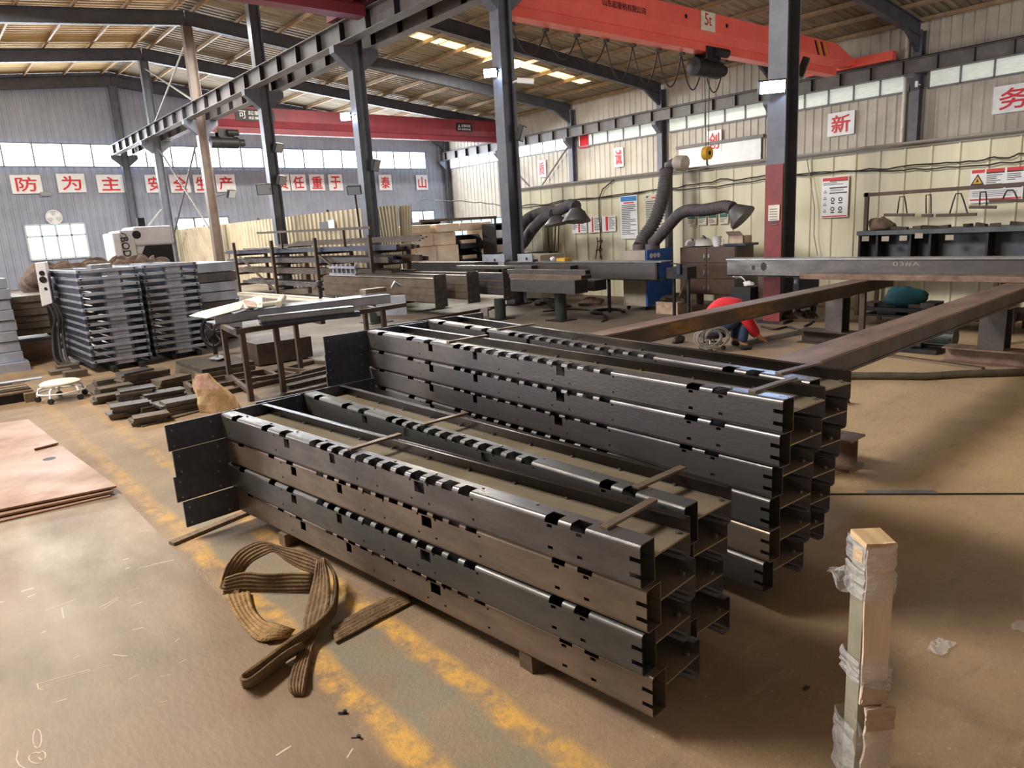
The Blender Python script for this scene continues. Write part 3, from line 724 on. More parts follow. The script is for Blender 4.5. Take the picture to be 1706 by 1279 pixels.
def draped(name, label, pts, r=.014, wob=.02, m='cable', seed=1):
    rnd = random.Random(seed); P = []
    for i in range(len(pts)-1):
        a, b = V(pts[i]), V(pts[i+1])
        for k in range(8): q = a.lerp(b, k/8); q.z += rnd.uniform(-wob, wob) - .25*wob*math.sin(math.pi*k/8)*4; P.append(q)
    P.append(V(pts[-1])); o = MB().tube(P, r, 6).build(name, m, smooth=60); tag(o, label, 'cable'); return o
xc = XP-.06
draped('wall_cable', 'thick black cable bundle draped along the cream partition', [PX(u, v, xc) for u, v in ((700, 332), (780, 335), (868, 343), (960, 331), (1090, 315), (1200, 300), (1300, 290), (1420, 283), (1540, 273), (1640, 264), (1706, 256))], .011, .02)
draped('wall_cable', 'thin lower cable hanging below the bundle on cream partition', [PX(u, v, xc) for u, v in ((868, 346), (960, 333), (1100, 316), (1180, 312), (1300, 293), (1420, 285), (1560, 279), (1706, 268))], .01, .015, seed=4)
draped('wall_cable', 'cable hanging in a long curve from conduit down past notice boards', [PX(u, v, xc) for u, v in ((1022, 300), (1004, 315), (998, 330), (998, 360), (1001, 395), (1000, 430))], .012, .004, seed=5)
draped('wall_cable', 'pale cord hanging from conduit to the gas valve by red poster', [PX(u, v, XP-.12) for u, v in ((1344, 262), (1350, 300), (1357, 345), (1356, 392), (1362, 425))], .008, .004, 'pipe', seed=6)
def pq(u0, v0, u1, v1, x=XP-.045):
    a, b = PX(u0, v0, x), PX(u1, v1, x); return a, b
def poster(name, label, cat, u0, v0, u1, v1, blocks, base='paper', x=XP-.045, thick=.012, rise=0.0):
    a, b = PX(u0, v0, x), PX(u1, v1, x); y0, y1, z1, z0 = a.y, b.y, a.z, b.z
    t = thing(name, label, cat, (x, (y0+y1)/2, z0))
    MB().box(x-thick/2, x+thick/2, y1, y0, z0, z1).build('board', base, t)
    by = {}
    for (p, q, r, s, m) in blocks: by.setdefault(m, []).append((p, q, r, s))
    W_, H_ = y1-y0, z1-z0
    for m, L in by.items():
        mb = MB(); xx = x-thick/2-.0015
        for p, q, r, s in L: mb.quad((xx, y0+W_*p, z1-H_*s), (xx, y0+W_*q, z1-H_*s), (xx, y0+W_*q, z1-H_*r), (xx, y0+W_*p, z1-H_*r))
        mb.build('print', m, t)
    return t, (x-thick/2-.002, y0, y1, z0, z1)
def lines(x0, x1, y0, y1, n, m='greytext', seed=0, fill=.45):
    rnd = random.Random(seed); out = []; h = (y1-y0)/n
    for i in range(n): out.append((x0, x1-(x1-x0)*rnd.choice((0, .05, .12, .4)), y0+i*h, y0+i*h+h*fill, m))
    return out
poster('notice_poster', 'blue headed white notice poster hanging on cream partition', 'poster', 1033, 327, 1063, 397, [(.04, .96, .02, .13, 'blueposter'), (.2, .8, .15, .18, 'redtext')]+lines(.08, .92, .21, .92, 17, seed=1), 'white')
poster('notice_poster', 'pale yellow notice poster half hidden behind the tall fume hose', 'poster', 1073, 325, 1111, 388, [(.1, .2, .03, .08, 'greytext'), (.35, .6, .07, .1, 'redtext')]+lines(.08, .92, .16, .95, 16, seed=2), 'paper')
poster('notice_board', 'small notice board with red stripe, nearest the round fume hood', 'notice', 953, 362, 978, 388, [(.42, .55, .05, .95, 'redtext')]+lines(.05, .36, .1, .8, 7, seed=3)+lines(.6, .95, .1, .9, 8, seed=4), 'white')
poster('notice_board', 'small notice board with red stripe, middle one of three', 'notice', 980, 361, 1001, 387, [(.3, .42, .05, .95, 'redtext')]+lines(.5, .95, .1, .9, 8, seed=5), 'white')
poster('notice_board', 'small notice board with bold red stripe, next to the blue headed poster', 'notice', 1003, 360, 1026, 385, [(.27, .46, .05, .95, 'redtext')]+lines(.52, .95, .1, .9, 8, seed=6), 'white')
for i, u in enumerate((1145, 1163, 1180, 1199)):
    poster('wall_tag', 'small green headed tag under the horizontal fume hose, %s of four' % nth[i], 'tag', u, 358+(-.9*i), u+14, 375-.9*i, [(.04, .96, .05, .4, 'green')]+lines(.1, .9, .5, .9, 3, seed=7+i), 'paper')
po, q = poster('safety_poster', 'tall white safety poster with red header and round warning symbols', 'poster', 1370, 296, 1412, 361,
    [(.03, .97, .02, .10, 'redtext'), (.3, .97, .10, .12, 'blacktext'), (.03, .97, .955, .985, 'redtext'), (.3, .95, .26, .29, 'blacktext'), (.3, .95, .385, .415, 'blacktext')]+lines(.06, .9, .14, .22, 2, seed=12)+lines(.32, .9, .31, .37, 2, seed=13)+
    [(.36, .5, .63, .66, 'blacktext'), (.64, .8, .63, .66, 'blacktext'), (.36, .5, .86, .89, 'blacktext'), (.64, .8, .86, .89, 'blacktext')], 'white')
def yz(q, a, b): return (q[0], q[1]+(q[2]-q[1])*a, q[4]-(q[4]-q[3])*b)
mb = MB()
for a, b in ((.43, .56), (.72, .56), (.43, .79), (.72, .79)):
    c = V(yz(q, a, b)); r0, r1 = .034, .018
    for k in range(12):
        k1, k2 = k*math.pi/6, (k+1)*math.pi/6
        mb.quad(*[c+V((0, r*math.cos(w), r*math.sin(w))) for r, w in ((r0, k1), (r0, k2), (r1, k2), (r1, k1))])
for b in (.36, .52, .67, .83):
    c = V(yz(q, .14, b)); s = .03
    for u1, u2 in (((0, s), (-s, -s*.7)), ((-s, -s*.7), (s, -s*.7)), ((s, -s*.7), (0, s))):
        i = .6; mb.quad(c+V((0, u1[0], u1[1])), c+V((0, u2[0], u2[1])), c+V((0, u2[0]*i, u2[1]*i)), c+V((0, u1[0]*i, u1[1]*i)))
mb.build('symbols', 'blacktext', po)
po, q = poster('warning_poster', 'wide white warning poster with red header and yellow triangle', 'poster', 1618, 284, 1703, 334,
    [(.02, .27, .0, .1, 'redtext'), (.3, .64, .0, .1, 'redtext'), (.68, .98, .0, .1, 'redtext'), (.3, .64, .1, .14, 'blacktext'), (.68, .98, .1, .14, 'blacktext'), (.28, .64, .53, .6, 'blacktext'), (.68, .97, .53, .6, 'blacktext'), (.02, .98, .88, .93, 'redtext')]+lines(.31, .62, .18, .5, 6, seed=21)+lines(.69, .95, .18, .4, 4, seed=22)+lines(.06, .9, .65, .85, 4, seed=23, fill=.3), 'white')
c = V(yz(q, .14, .3)); tri = MB(); tri.quad(c+V((0, .085, -.07)), c+V((0, -.085, -.07)), c+V((0, 0, .08))); tri.build('triangle', 'black', po)
tri = MB(); c2 = c+V((-.002, 0, -.008)); tri.quad(c2+V((0, .058, -.042)), c2+V((0, -.058, -.042)), c2+V((0, 0, .058))); tri.build('triangle', 'yellow', po)
tri = MB(); c2 = c+V((-.004, 0, -.012)); tri.quad(c2+V((0, .02, -.02)), c2+V((0, -.02, -.02)), c2+V((0, 0, .03))); tri.build('triangle', 'black', po)
a, b = PX(1281, 342, 9.5), PX(1299, 367, 9.5)
t = thing('column_notice', 'cream paper notice taped on the red painted column foot', 'notice', (9.49, 5.43, b.z))
MB().box(9.486, 9.496, b.y, a.y, b.z, a.z).build('sheet', 'paper', t)
mb = MB()
for i in range(7): mb.quad((9.484, a.y-.02, a.z-.06-i*.035), (9.484, b.y+.03, a.z-.06-i*.035), (9.484, b.y+.03, a.z-.05-i*.035), (9.484, a.y-.02, a.z-.05-i*.035))
mb.build('print', 'greytext', t)
# ---------------------------------------------------------------- fume extractors
def hose(pts, r, ring=.05):
    pts = [V(p) for p in pts]; P = []
    def cr_(a, b, c, d, t): return .5*((2*b)+(c-a)*t+(2*a-5*b+4*c-d)*t*t+(3*b-a-3*c+d)*t**3)
    n = len(pts)
    for i in range(n-1):
        a, b, c, d = pts[max(i-1, 0)], pts[i], pts[i+1], pts[min(i+2, n-1)]
        k = max(2, int((c-b).length/(ring/4)))
        for j in range(k): P.append(cr_(a, b, c, d, j/k))
    P.append(pts[-1]); R_ = [r*(1+.06*(1 if i % 4 < 2 else -1)) for i in range(len(P))]
    return MB().tube(P, R_, 16)
def hood(c, d, r0=.09, r1=.24, L=.26):
    c, d = V(c), V(d).normalized(); mb = MB()
    mb.tube([c, c+d*L, c+d*(L+.03), c+d*(L+.03), c+d*L*.98, c+d*.02], [r0, r1, r1, r1*.96, r1*.94, r0*.9], 24, cap=False); return mb
ext = thing('fume_extractor', 'blue and grey welding fume extractor on castors with two hose arms', 'fume extractor', (10.25, 8.3, 0))
MB().box(9.9, 10.6, 8.05, 8.56, .07, 1.05).build('cabinet', 'grey_paint', ext, bevel=.01)
fr = MB().box(9.92, 10.62, 8.03, 8.05, .08, .98).build('front_panel', 'blue_paint', ext)
MB().box(9.92, 10.62, 8.02, 8.04, .82, 1.06).build('control_panel', 'blue_paint', ext)
mb = MB()
for i in range(3): mb.cyl((10.03+i*.1, 8.012, .95), (10.03+i*.1, 8.02, .95), .042, 18)
mb.build('pictograms', 'white', fr)
text_mb('焊烟净化器', 1, (10.3, 8.024, .52), (1, 0, 0), (0, 0, 1), fit=(.42, .08)).build('lettering', 'green', fr)
for x in (9.97, 10.53):
    for y in (8.11, 8.5): MB().cyl((x, y-.02, .035), (x, y+.02, .035), .035, 12).build('castor', 'black', ext)
XA = 10.2
def arm(pts, x, dx=0): return [PX(u, v, x+dx*i/(len(pts)-1)) for i, (u, v) in enumerate(pts)]
for u in (1066, 1087):
    p = PX(u, 408, XA); MB().tube([(p.x, p.y, 1.04), (p.x, p.y, p.z+.02)], .13, 18).build('swivel_collar', 'hood', ext, smooth=40)
hose(arm(((1066, 410), (1073, 394), (1088, 373), (1100, 342), (1107, 310), (1110, 284)), XA, .6), .115).build('hose_arm', 'hose', ext, smooth=60)
hose(arm(((1087, 406), (1100, 392), (1119, 370), (1133, 356), (1150, 350), (1170, 350), (1190, 347), (1208, 344), (1221, 347)), XA, -.3), .095).build('hose_arm', 'hose', ext, smooth=60)
p = PX(1221, 347, XA-.3); h_ = hood(p, (.15, -.62, -.62), .09, .22, .2).build('hood', 'hood', ext, smooth=40)
MB().tube([PX(u, v, XA-.32) for u, v in ((1230, 346), (1234, 342), (1243, 346), (1243, 350))], .012, 6).build('hood_handle', 'darkmetal', h_)
# rigid duct rising behind
dx_ = 11.1; a, b = PX(1115, 437, dx_), PX(1113, 276, dx_)
d = thing('exhaust_duct', 'grey round exhaust duct rising over the partition with an elbow and end cap', 'duct', (dx_, a.y, .02))
e1, e2 = PX(1124, 272, dx_), PX(1140, 272, dx_)
MB().tube([(dx_, a.y, .02), (dx_, a.y, b.z-.12), (dx_, a.y-.02, b.z), (dx_, e1.y, e1.z), (dx_, e2.y, e2.z)], [.075, .075, .1, .1, .1], 18).build('pipe', 'hood', d, smooth=40)
MB().tube([(dx_, e1.y-.02, e1.z), (dx_, e1.y-.06, e1.z), (dx_, e2.y-.02, e2.z)], [.11, .135, .135], 18).build('end_cap', 'grey_paint', d, smooth=40)
# second extractor, its arms reaching to the boards
ext2 = thing('fume_extractor', 'dark twin arm fume extractor behind the wide steel beam by grey electrical cabinet', 'fume extractor', (10.5, 11.8, 0))
p = PX(857, 424, 10.5)
MB().box(10.2, 10.9, 11.05, 12.15, .07, p.z).build('cabinet', 'grey_paint', ext2, bevel=.01)
for x in (10.28, 10.82):
    for y in (11.15, 12.05): MB().cyl((x, y-.02, .035), (x, y+.02, .035), .035, 12).build('castor', 'black', ext2)
hose(arm(((844, 420), (858, 396), (868, 378), (879, 364), (896, 356), (918, 351), (928, 352), (940, 346), (951, 341), (960, 344)), 10.5, -.5), .105).build('hose_arm', 'hose', ext2, smooth=60)
hose(arm(((858, 417), (872, 405), (885, 386), (898, 370), (908, 362), (922, 357)), 10.3, -.2), .105).build('hose_arm', 'hose', ext2, smooth=60)
for u, v, x in ((844, 424, 10.5), (858, 421, 10.3)):
    q = PX(u, v, x); MB().tube([(q.x, q.y, q.z-.12), (q.x, q.y, q.z+.03)], .12, 16).build('swivel_collar', 'hood', ext2, smooth=40)
q = PX(960, 347, 10.0); h_ = hood(q, (-.12, -.1, -1), .1, .27, .22).build('hood', 'hood', ext2, smooth=40)
MB().tube([PX(u, v, 9.95) for u, v in ((968, 350), (974, 352), (976, 358), (974, 362))], .012, 6).build('hood_handle', 'darkmetal', h_)
q = PX(926, 360, 10.1); h_ = hood(q, (0, -.15, -1), .1, .26, .14).build('hood', 'hood', ext2, smooth=40)
MB().tube([PX(u, v, 10.0) for u, v in ((937, 362), (941, 363), (944, 370), (940, 373))], .012, 6).build('hood_handle', 'darkmetal', h_)
# electrical cabinet and leaning rods
a, b = PX(868, 372, 11.3), PX(908, 419, 11.3)
t = thing('electrical_cabinet', 'pale green electrical cabinet on the partition behind the twin fume arms', 'cabinet', (11.42, (a.y+b.y)/2, b.z))
MB().box(11.3, 11.57, b.y, a.y, b.z, a.z+.05).build('body', 'postpaint', t, bevel=.008)
MB().box(11.285, 11.3, b.y+.03, (a.y+b.y)/2-.01, b.z+.03, a.z+.02).build('door', 'postpaint', t); MB().box(11.285, 11.3, (a.y+b.y)/2+.01, a.y-.03, b.z+.03, a.z+.02).build('door', 'postpaint', t)
MB().box(11.3, 11.56, b.y-.12, a.y+.02, b.z-.06, b.z-.02).build('shelf', 'darkmetal', t); MB().cyl((11.3, b.y-.12, 0), (11.3, b.y-.12, a.z+.12), .02, 8).build('support', 'darkmetal', t); MB().cyl((11.3, a.y, 0), (11.3, a.y, b.z-.04), .02, 8).build('support', 'darkmetal', t)
for i, (u0, v0, u1, v1) in enumerate(((926, 374, 920, 440), (931, 374, 930, 440))):
    o = MB().cyl(PX(u0, v0, 11.5), V((11.2, PX(u1, v1, 11.3).y, 0)), .015, 8).build('leaning_rod', 'brownleg'); tag(o, ['brown rod leaning on the partition at a slant beside green cabinet', 'brown rod leaning upright on the partition beside green cabinet'][i], 'rod')
t = thing('pipe_stand', 'bent dark rod bracket fixed on partition below notice boards', 'bracket', PX(998, 432, 11.5))
for pts in (((995, 395), (996, 408), (992, 431)), ((1003, 399), (998, 415), (1003, 432)), ((993, 417), (1003, 415)), ((996, 402), (1004, 402))):
    MB().tube([PX(u, v, 11.5) for u, v in pts], .014, 6).build('rod', 'brownleg', t)
# ---------------------------------------------------------------- locker with things on it
lk = thing('locker', 'brown six door steel locker on legs against the partition', 'locker', (10.9, 7.28, 0))
x0, x1, y0, y1, z0, z1 = 10.6, 11.15, 6.72, 7.84, .24, 1.05
MB().box(x0+.015, x1, y0, y1, z0, z1).build('body', 'locker', lk)
for x in (x0+.04, x1-.04):
    for y in (y0+.04, y1-.1): MB().box(x-.03, x+.03, y-.03, y+.09 if y > 7.2 else y+.03, 0, z0).build('leg', 'locker', lk)
ym = (y0+y1)/2; hz = (z1-z0)/3
for r in range(3):
    for c in range(2):
        ya, yb = (y0+.012, ym-.008) if c == 0 else (ym+.008, y1-.012)
        d = MB().box(x0, x0+.014, ya, yb, z0+hz*r+.01, z0+hz*(r+1)-.01).build('door', 'locker', lk, bevel=.003)
        yy = ym-.045 if c == 0 else ym+.045; zz = z0+hz*(r+.45)
        hb = MB(); hb.box(x0-.012, x0, yy-.014, yy+.014, zz-.03, zz+.03); hb.tube([(x0-.02, yy-.012, zz-.03), (x0-.02, yy, zz-.06), (x0-.02, yy+.012, zz-.03)], .006, 6); hb.build('latch', 'bright', d)
zt = 1.05
def helmet(u, v, r, label):
    p = PX(u, v, 10.85); t = thing('safety_helmet', label, 'helmet', (p.x, p.y, zt))
    mb = MB(); mb.tube([(p.x, p.y, zt+.012), (p.x, p.y, zt+.02), (p.x, p.y, zt+.03), (p.x, p.y, zt+r*.7), (p.x, p.y, zt+r*1.0), (p.x, p.y, zt+r*1.18)], [r*1.05, r*1.12, r, r*.92, r*.62, .01], 18)
    mb.build('shell', 'white', t, smooth=70)
    MB().tube([(p.x-.02, p.y-r*.7, zt+.02), (p.x-r*.4, p.y-r*.5, zt+r*1.15), (p.x, p.y+r*.1, zt+r*1.3)], .012, 6).build('strap', 'black', t)
helmet(1152, 403, .115, 'smaller white safety helmet on top of the brown locker'); helmet(1172, 402, .145, 'larger white safety helmet on brown locker, beside the white cup')
p = PX(1195, 400, 10.8); t = thing('plastic_jug', 'white plastic jug between helmet and blue tray on locker', 'jug', (p.x, p.y, zt))
MB().tube([(p.x, p.y, zt), (p.x, p.y, zt+.13), (p.x, p.y, zt+.17)], [.06, .075, .075], 16).build('body', 'white', t, smooth=40); MB().tube([(p.x, p.y-.07, zt+.13), (p.x, p.y-.12, zt+.11), (p.x, p.y-.12, zt+.05), (p.x, p.y-.07, zt+.03)], .01, 6).build('handle', 'white', t)
a, b = PX(1210, 402, 10.75), PX(1250, 402, 10.75)
o = MB().box(10.65, 11.05, b.y+.02, a.y, zt+.005, zt+.045).build('blue_tray', 'navy', bevel=.01); tag(o, 'flat blue tray on the brown locker under the open box', 'tray')
a, b = PX(1218, 390, 10.8), PX(1243, 390, 10.8); t = thing('cardboard_box', 'open brown cardboard box on the blue tray', 'box', (10.85, (a.y+b.y)/2, zt+.046))
c0 = MB(); c0.box(10.72, 10.98, b.y, a.y, zt+.046, zt+.055)
for q in ((10.72, 10.73, b.y, a.y), (10.97, 10.98, b.y, a.y), (10.72, 10.98, b.y, b.y+.01), (10.72, 10.98, a.y-.01, a.y)): c0.box(*q, zt+.05, zt+.17)
c0.build('walls', 'card', t); MB().quad((10.73, b.y, zt+.17), (10.73, a.y, zt+.17), (10.62, a.y-.01, zt+.25), (10.62, b.y+.01, zt+.25)).build('flap', 'card', t, solid=.004)
# wire feeder, welding machine, scrap at locker foot
p = PZ(1238, 512); t = thing('wire_feeder', 'black welding wire feeder with white coiled wires in front of the locker', 'wire feeder', (10.1, 5.95, 0))
a, b = PX(1224, 477, 10.1), PX(1256, 497, 10.1)
MB().box(10.0, 10.35, b.y, a.y, b.z-.1, a.z).build('case', 'black', t, bevel=.01)
for y in (b.y+.04, a.y-.04):
    for x in (10.04, 10.31): MB().bar((x, y, 0), (x, y, b.z-.1), .03, .03, up=(1, 0, 0)).build('leg', 'darkmetal', t)
cc = PX(1228, 468, 10.15)
mb = MB()
for k in range(4): r = .16-.012*k; mb.tube([cc+V((.02*k, r*math.cos(w), r*math.sin(w)*.9-.06)) for w in [i*math.pi/9 for i in range(3, 15)]], .008, 6)
mb.build('coiled_wires', 'white', t); MB().lump(PX(1247, 473, 10.1), (.06, .09, .045), 3).build('white_fitting', 'white', t, smooth=60)
t = thing('welding_machine', 'navy blue welding machine with brown vented side behind the long grey beam', 'welding machine', (10.4, 5.0, 0))
a, b = PX(1286, 462, 10.2), PX(1332, 487, 10.2); a2 = PX(1263, 462, 10.2)
MB().box(10.2, 10.8, b.y, a.y, .12, a.z+.1).build('body', 'navy', t, bevel=.008); MB().box(10.2, 10.8, a.y, a2.y, .12, a.z+.08).build('vented_side', 'locker', t)
mb = MB()
for i in range(9): mb.box(10.19, 10.2, a.y+.02, a2.y-.02, a.z-.26+i*.035, a.z-.245+i*.035)
mb.build('vent_slats', 'brownleg', t)
for y in (b.y+.05, a2.y-.05):
    for x in (10.26, 10.74): MB().cyl((x, y-.02, .06), (x, y+.02, .06), .06, 12).build('wheel', 'black', t)
c = PX(1316, 469, 10.19); text_mb('华远焊机', 1, (10.194, c.y, c.z), (0, -1, 0), (0, 0, 1), fit=(.24, .07)).build('lettering', 'white', t)
t = thing('scrap_carton', 'brown carton of crumpled scrap beside the blue extractor', 'carton', (9.8, 7.55, 0))
a, b = PX(1096, 510, 9.75), PX(1132, 512, 9.75)
MB().box(9.7, 10.1, b.y, a.y, 0, .2).build('box', 'card_dark', t); MB().lump((9.9, (a.y+b.y)/2, .22), (.2, .24, .1), 9, .35).build('contents', 'scrap', t, smooth=50)
MB().cyl((9.85, b.y+.12, .2), (9.95, b.y-.02, .62), .01, 6).build('stick', 'wood', t)
# ---------------------------------------------------------------- steel bench with hanging rail
XB = 10.75
a = PX(1427, 388, XB); zt_ = PX(1500, 383, XB).z; zt_ = (a.z+zt_)/2+.01
yb0 = 1.2; ya = a.y
bn = thing('work_bench', 'dark steel bench with open pigeonholes and hanging rail against the cream partition', 'bench', (11.1, 3, 0))
MB().box(XB, 11.5, yb0, ya, zt_-.06, zt_).build('top', 'bench_dark', bn)
MB().box(XB+.02, 11.48, yb0, ya, zt_-.52, zt_-.47).build('shelf', 'bench_dark', bn)
MB().box(11.05, 11.08, yb0, ya-.02, zt_-.5, zt_-.05).build('back_panel', 'bench_dark', bn)
ys = [PX(u, 410, XB).y for u in (1428, 1457, 1512, 1545, 1640)]
for y in ys: MB().box(XB+.03, 11.05, y-.03, y, zt_-.47, zt_-.06).build('divider', 'darkmetal', bn)
for y in (ya-.04, (ya+yb0)/2, yb0+.2):
    for x in (XB+.03, 11.45): MB().bar((x, y, 0), (x, y, zt_-.47), .05, .05, up=(1, 0, 0)).build('leg', 'brownleg', bn)
pp = PX(1437, 380, XB); pt = PX(1437, 325, XB); MB().bar((XB+.1, pp.y, zt_), (XB+.1, pp.y, pt.z+.03), .05, .05, up=(1, 0, 0)).build('post', 'brownleg', bn)
MB().bar((XB+.1, pp.y+.04, pt.z), (XB+.1, yb0-.2, pt.z), .05, .05).build('hanging_rail', 'brownleg', bn)
MB().bar((XB+.1, yb0-.15, zt_), (XB+.1, yb0-.15, pt.z), .05, .05, up=(1, 0, 0)).build('post', 'brownleg', bn)
for u, v in ((1442, 397), (1475, 397), (1505, 396), (1531, 392), (1582, 395)):
    p = PX(u, v, XB-.005); MB().box(XB-.01, XB-.004, p.y-.05, p.y+.05, p.z-.04, p.z+.03).build('paper_tag', 'grey_paint', bn)
xh = XB+.05
for i, (uc, vr, hw_, v0, u0, u1, lab) in enumerate(((1503, 326, 8, 358, 1473, 1523, 'first'), (1547, 323, 4, 359, 1536, 1554, 'second'), (1597, 321, 15, 359, 1560, 1627, 'third'), (1638, 318, 6, 345, 1615, 1660, 'fourth'), (1683, 315, 12, 334, 1648, 1712, 'fifth'))):
    c = PX(uc, vr, xh)
    t = thing('hanging_bar', 'steel bar hung on bent wire from bench rail, %s from the rail post' % lab, 'bar', PX(uc, v0, xh))
    l, r = PX(uc-hw_, v0-3, xh), PX(uc+hw_, v0-3, xh)
    MB().tube([l, l.lerp(c, .6)+V((0, .02, 0)), c+V((0, .03, -.012)), c+V((0, -.03, -.012)), r.lerp(c, .6)-V((0, .02, 0)), r], .009, 6).build('wire', 'cable', t, smooth=60)
    MB().bar(PX(u0, v0, xh), PX(u1, v0-(2 if i == 2 else 0), xh), .04, .04).build('bar', 'brownleg', t)
rnd = random.Random(5)
p = PX(1467, 377, 11.0); o = MB().lump((11.0, p.y, zt_+.066), (.14, .18, .11), 4, .2).build('rag_bundle', 'burlap', smooth=60); tag(o, 'grey brown bundle of rags on the bench beside the rail post', 'rags')
for i in range(14):
    y = ya-.35-i*.19; x = rnd.uniform(XB+.12, 11.3); an = rnd.uniform(-.6, .6); L = rnd.uniform(.1, .22); d = V((math.sin(an)*L, math.cos(an)*L, rnd.uniform(-.01, .03)))
    o = MB().bar(V((x, y, zt_+.022))-d/2*V((1, 1, 0)).length/1.42, V((x, y, zt_+.022))+d/2, rnd.uniform(.04, .09), .042).build('steel_offcut', rnd.choice(['scrap', 'brownleg', 'offcut'])); tag(o, 'rusty steel offcut lying on the dark bench top', 'offcut', 'offcuts on the bench top')
# low shelf table beneath, with tarp
t = thing('low_bench', 'low steel shelf table loaded with steel parts under the long grey beam', 'bench', (10.2, 3.6, 0))
a, b = PX(1436, 508, 10.0), PX(1700, 508, 10.0); zl = PX(1500, 512, 10.0).z
MB().box(9.9, 10.5, b.y, a.y, zl-.05, zl).build('top', 'darkmetal', t)
for y in (a.y-.05, (a.y+b.y)/2, b.y+.05):
    for x in (9.94, 10.46): MB().bar((x, y, 0), (x, y, zl-.05), .05, .05, up=(1, 0, 0)).build('leg', 'brownleg', t)
MB().box(9.94, 10.46, b.y+.05, a.y-.05, .12, .15).build('lower_shelf', 'darkmetal', t)
p = PX(1507, 492, 10.2); o = MB().lump((10.2, p.y, zl+.09), (.24, .27, .16), 12, .14, 18, 10).build('teal_tarp', 'tarp', smooth=60); tag(o, 'teal plastic tarp folded in a heap on the low shelf table', 'tarp')
for i in range(11):
    y = a.y-.08-i*(a.y-b.y-.2)/11; w_ = rnd.uniform(.06, .11)
    if abs(y-p.y) < .3: continue
    o = MB().box(9.95, 10.2+rnd.uniform(0, .2), y-w_, y+w_*.6, zl+.001, zl+rnd.uniform(.03, .08)).build('steel_block', rnd.choice(['scrap', 'offcut', 'steel_grey'])); tag(o, 'small steel block in the row on the low shelf table', 'block', 'steel blocks on the low table')
for i in range(6):
    y = a.y-.3-i*.4; o = MB().box(10.0, 10.4, y-.14, y+.1, .151, .151+rnd.uniform(.08, .16)).build('steel_block', rnd.choice(['scrap', 'brownleg'])); tag(o, 'dark steel block on the lowest shelf near the floor', 'block', 'steel blocks under the low table')
# ================================================================ welding rails and the long beams on them
def ibeam_thing(name, label, cat, p, q, w, h, m, group=None, tf=.014, tw=.01):
    o = MB().ibeam(p, q, w, h, tf, tw).build(name, m); return tag(o, label, cat, group)
def hbox(p, q, w, h, mside, mtop, name, label, cat):
    """H beam with its two flanges and web as parts"""
    p, q = V(p), V(q); t = thing(name, label, cat, (p+q)/2-V((0, 0, h/2)), kind='thing')
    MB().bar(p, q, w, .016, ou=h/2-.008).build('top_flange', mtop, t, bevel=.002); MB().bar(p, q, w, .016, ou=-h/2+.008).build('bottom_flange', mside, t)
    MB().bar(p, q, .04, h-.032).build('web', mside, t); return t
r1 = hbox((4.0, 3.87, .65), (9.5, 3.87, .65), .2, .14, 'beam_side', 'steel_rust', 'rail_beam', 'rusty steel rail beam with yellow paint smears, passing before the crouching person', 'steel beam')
def smear_material():
    m = mat('beam_side_smeared', (84, 72, 64), (58, 48, 44), .6, .3, scale=4); nt = m.node_tree; N = nt.nodes; L = nt.links; b = N['Principled BSDF']
    tc = N.new('ShaderNodeTexCoord'); sx = N.new('ShaderNodeSeparateXYZ'); L.new(tc.outputs['Object'], sx.inputs[0]); base = b.inputs['Base Color'].links[0].from_socket
    n = N.new('ShaderNodeTexNoise'); n.inputs['Scale'].default_value = 7; n.inputs['Detail'].default_value = 8; mp = N.new('ShaderNodeMapping'); mp.inputs['Scale'].default_value = (.6, 1, 2); L.new(tc.outputs['Object'], mp.inputs[0]); L.new(mp.outputs[0], n.inputs['Vector'])
    prev = None
    for x0, hw in ((-1.62, .36), (-.42, .42)):
        a = N.new('ShaderNodeMath'); a.operation = 'SUBTRACT'; L.new(sx.outputs['X'], a.inputs[0]); a.inputs[1].default_value = x0
        c = N.new('ShaderNodeMath'); c.operation = 'ABSOLUTE'; L.new(a.outputs[0], c.inputs[0])
        r = N.new('ShaderNodeMapRange'); r.inputs['From Min'].default_value = hw*.4; r.inputs['From Max'].default_value = hw*1.3; r.inputs['To Min'].default_value = .55; r.inputs['To Max'].default_value = 0; L.new(c.outputs[0], r.inputs['Value'])
        if prev is None: prev = r.outputs[0]
        else:
            d = N.new('ShaderNodeMath'); d.operation = 'MAXIMUM'; L.new(prev, d.inputs[0]); L.new(r.outputs[0], d.inputs[1]); prev = d.outputs[0]
    e = N.new('ShaderNodeMath'); e.operation = 'MULTIPLY'; L.new(prev, e.inputs[0]); f_ = N.new('ShaderNodeMapRange'); f_.inputs['From Min'].default_value = .35; f_.inputs['From Max'].default_value = .6; f_.inputs['To Max'].default_value = 1.5; L.new(n.outputs['Fac'], f_.inputs['Value']); L.new(f_.outputs[0], e.inputs[1])
    x = N.new('ShaderNodeMix'); x.data_type = 'RGBA'; L.new(base, x.inputs['A']); x.inputs['B'].default_value = lin((142, 106, 48)); L.new(e.outputs[0], x.inputs['Factor']); L.new(x.outputs['Result'], b.inputs['Base Color']); return m
M['smear'] = smear_material()
MB().bar((4.0, 3.775, .65), (9.5, 3.775, .65), .02, .108).build('side_plate', 'smear', r1)
r2 = hbox((3.62, 2.1, .65), (9.5, 2.24, .65), .26, .14, 'beam_side', 'steel_rust', 'rail_beam', 'rusty wide topped rail beam running from the tall pile toward the bench', 'steel beam')
MB().bar((3.62, 1.99, .65), (9.5, 2.13, .65), .02, .108).build('side_plate', 'beam_side', r2)
hm = thing('grey_beam', 'long grey steel H beam laid across the rail beams with chalk marking', 'steel beam', (9.1, 3, .72), kind='thing')
MB().box(9.0, 9.03, -.6, 5.84, .722, .96).build('face_plate', 'steel_grey', hm, bevel=.002)
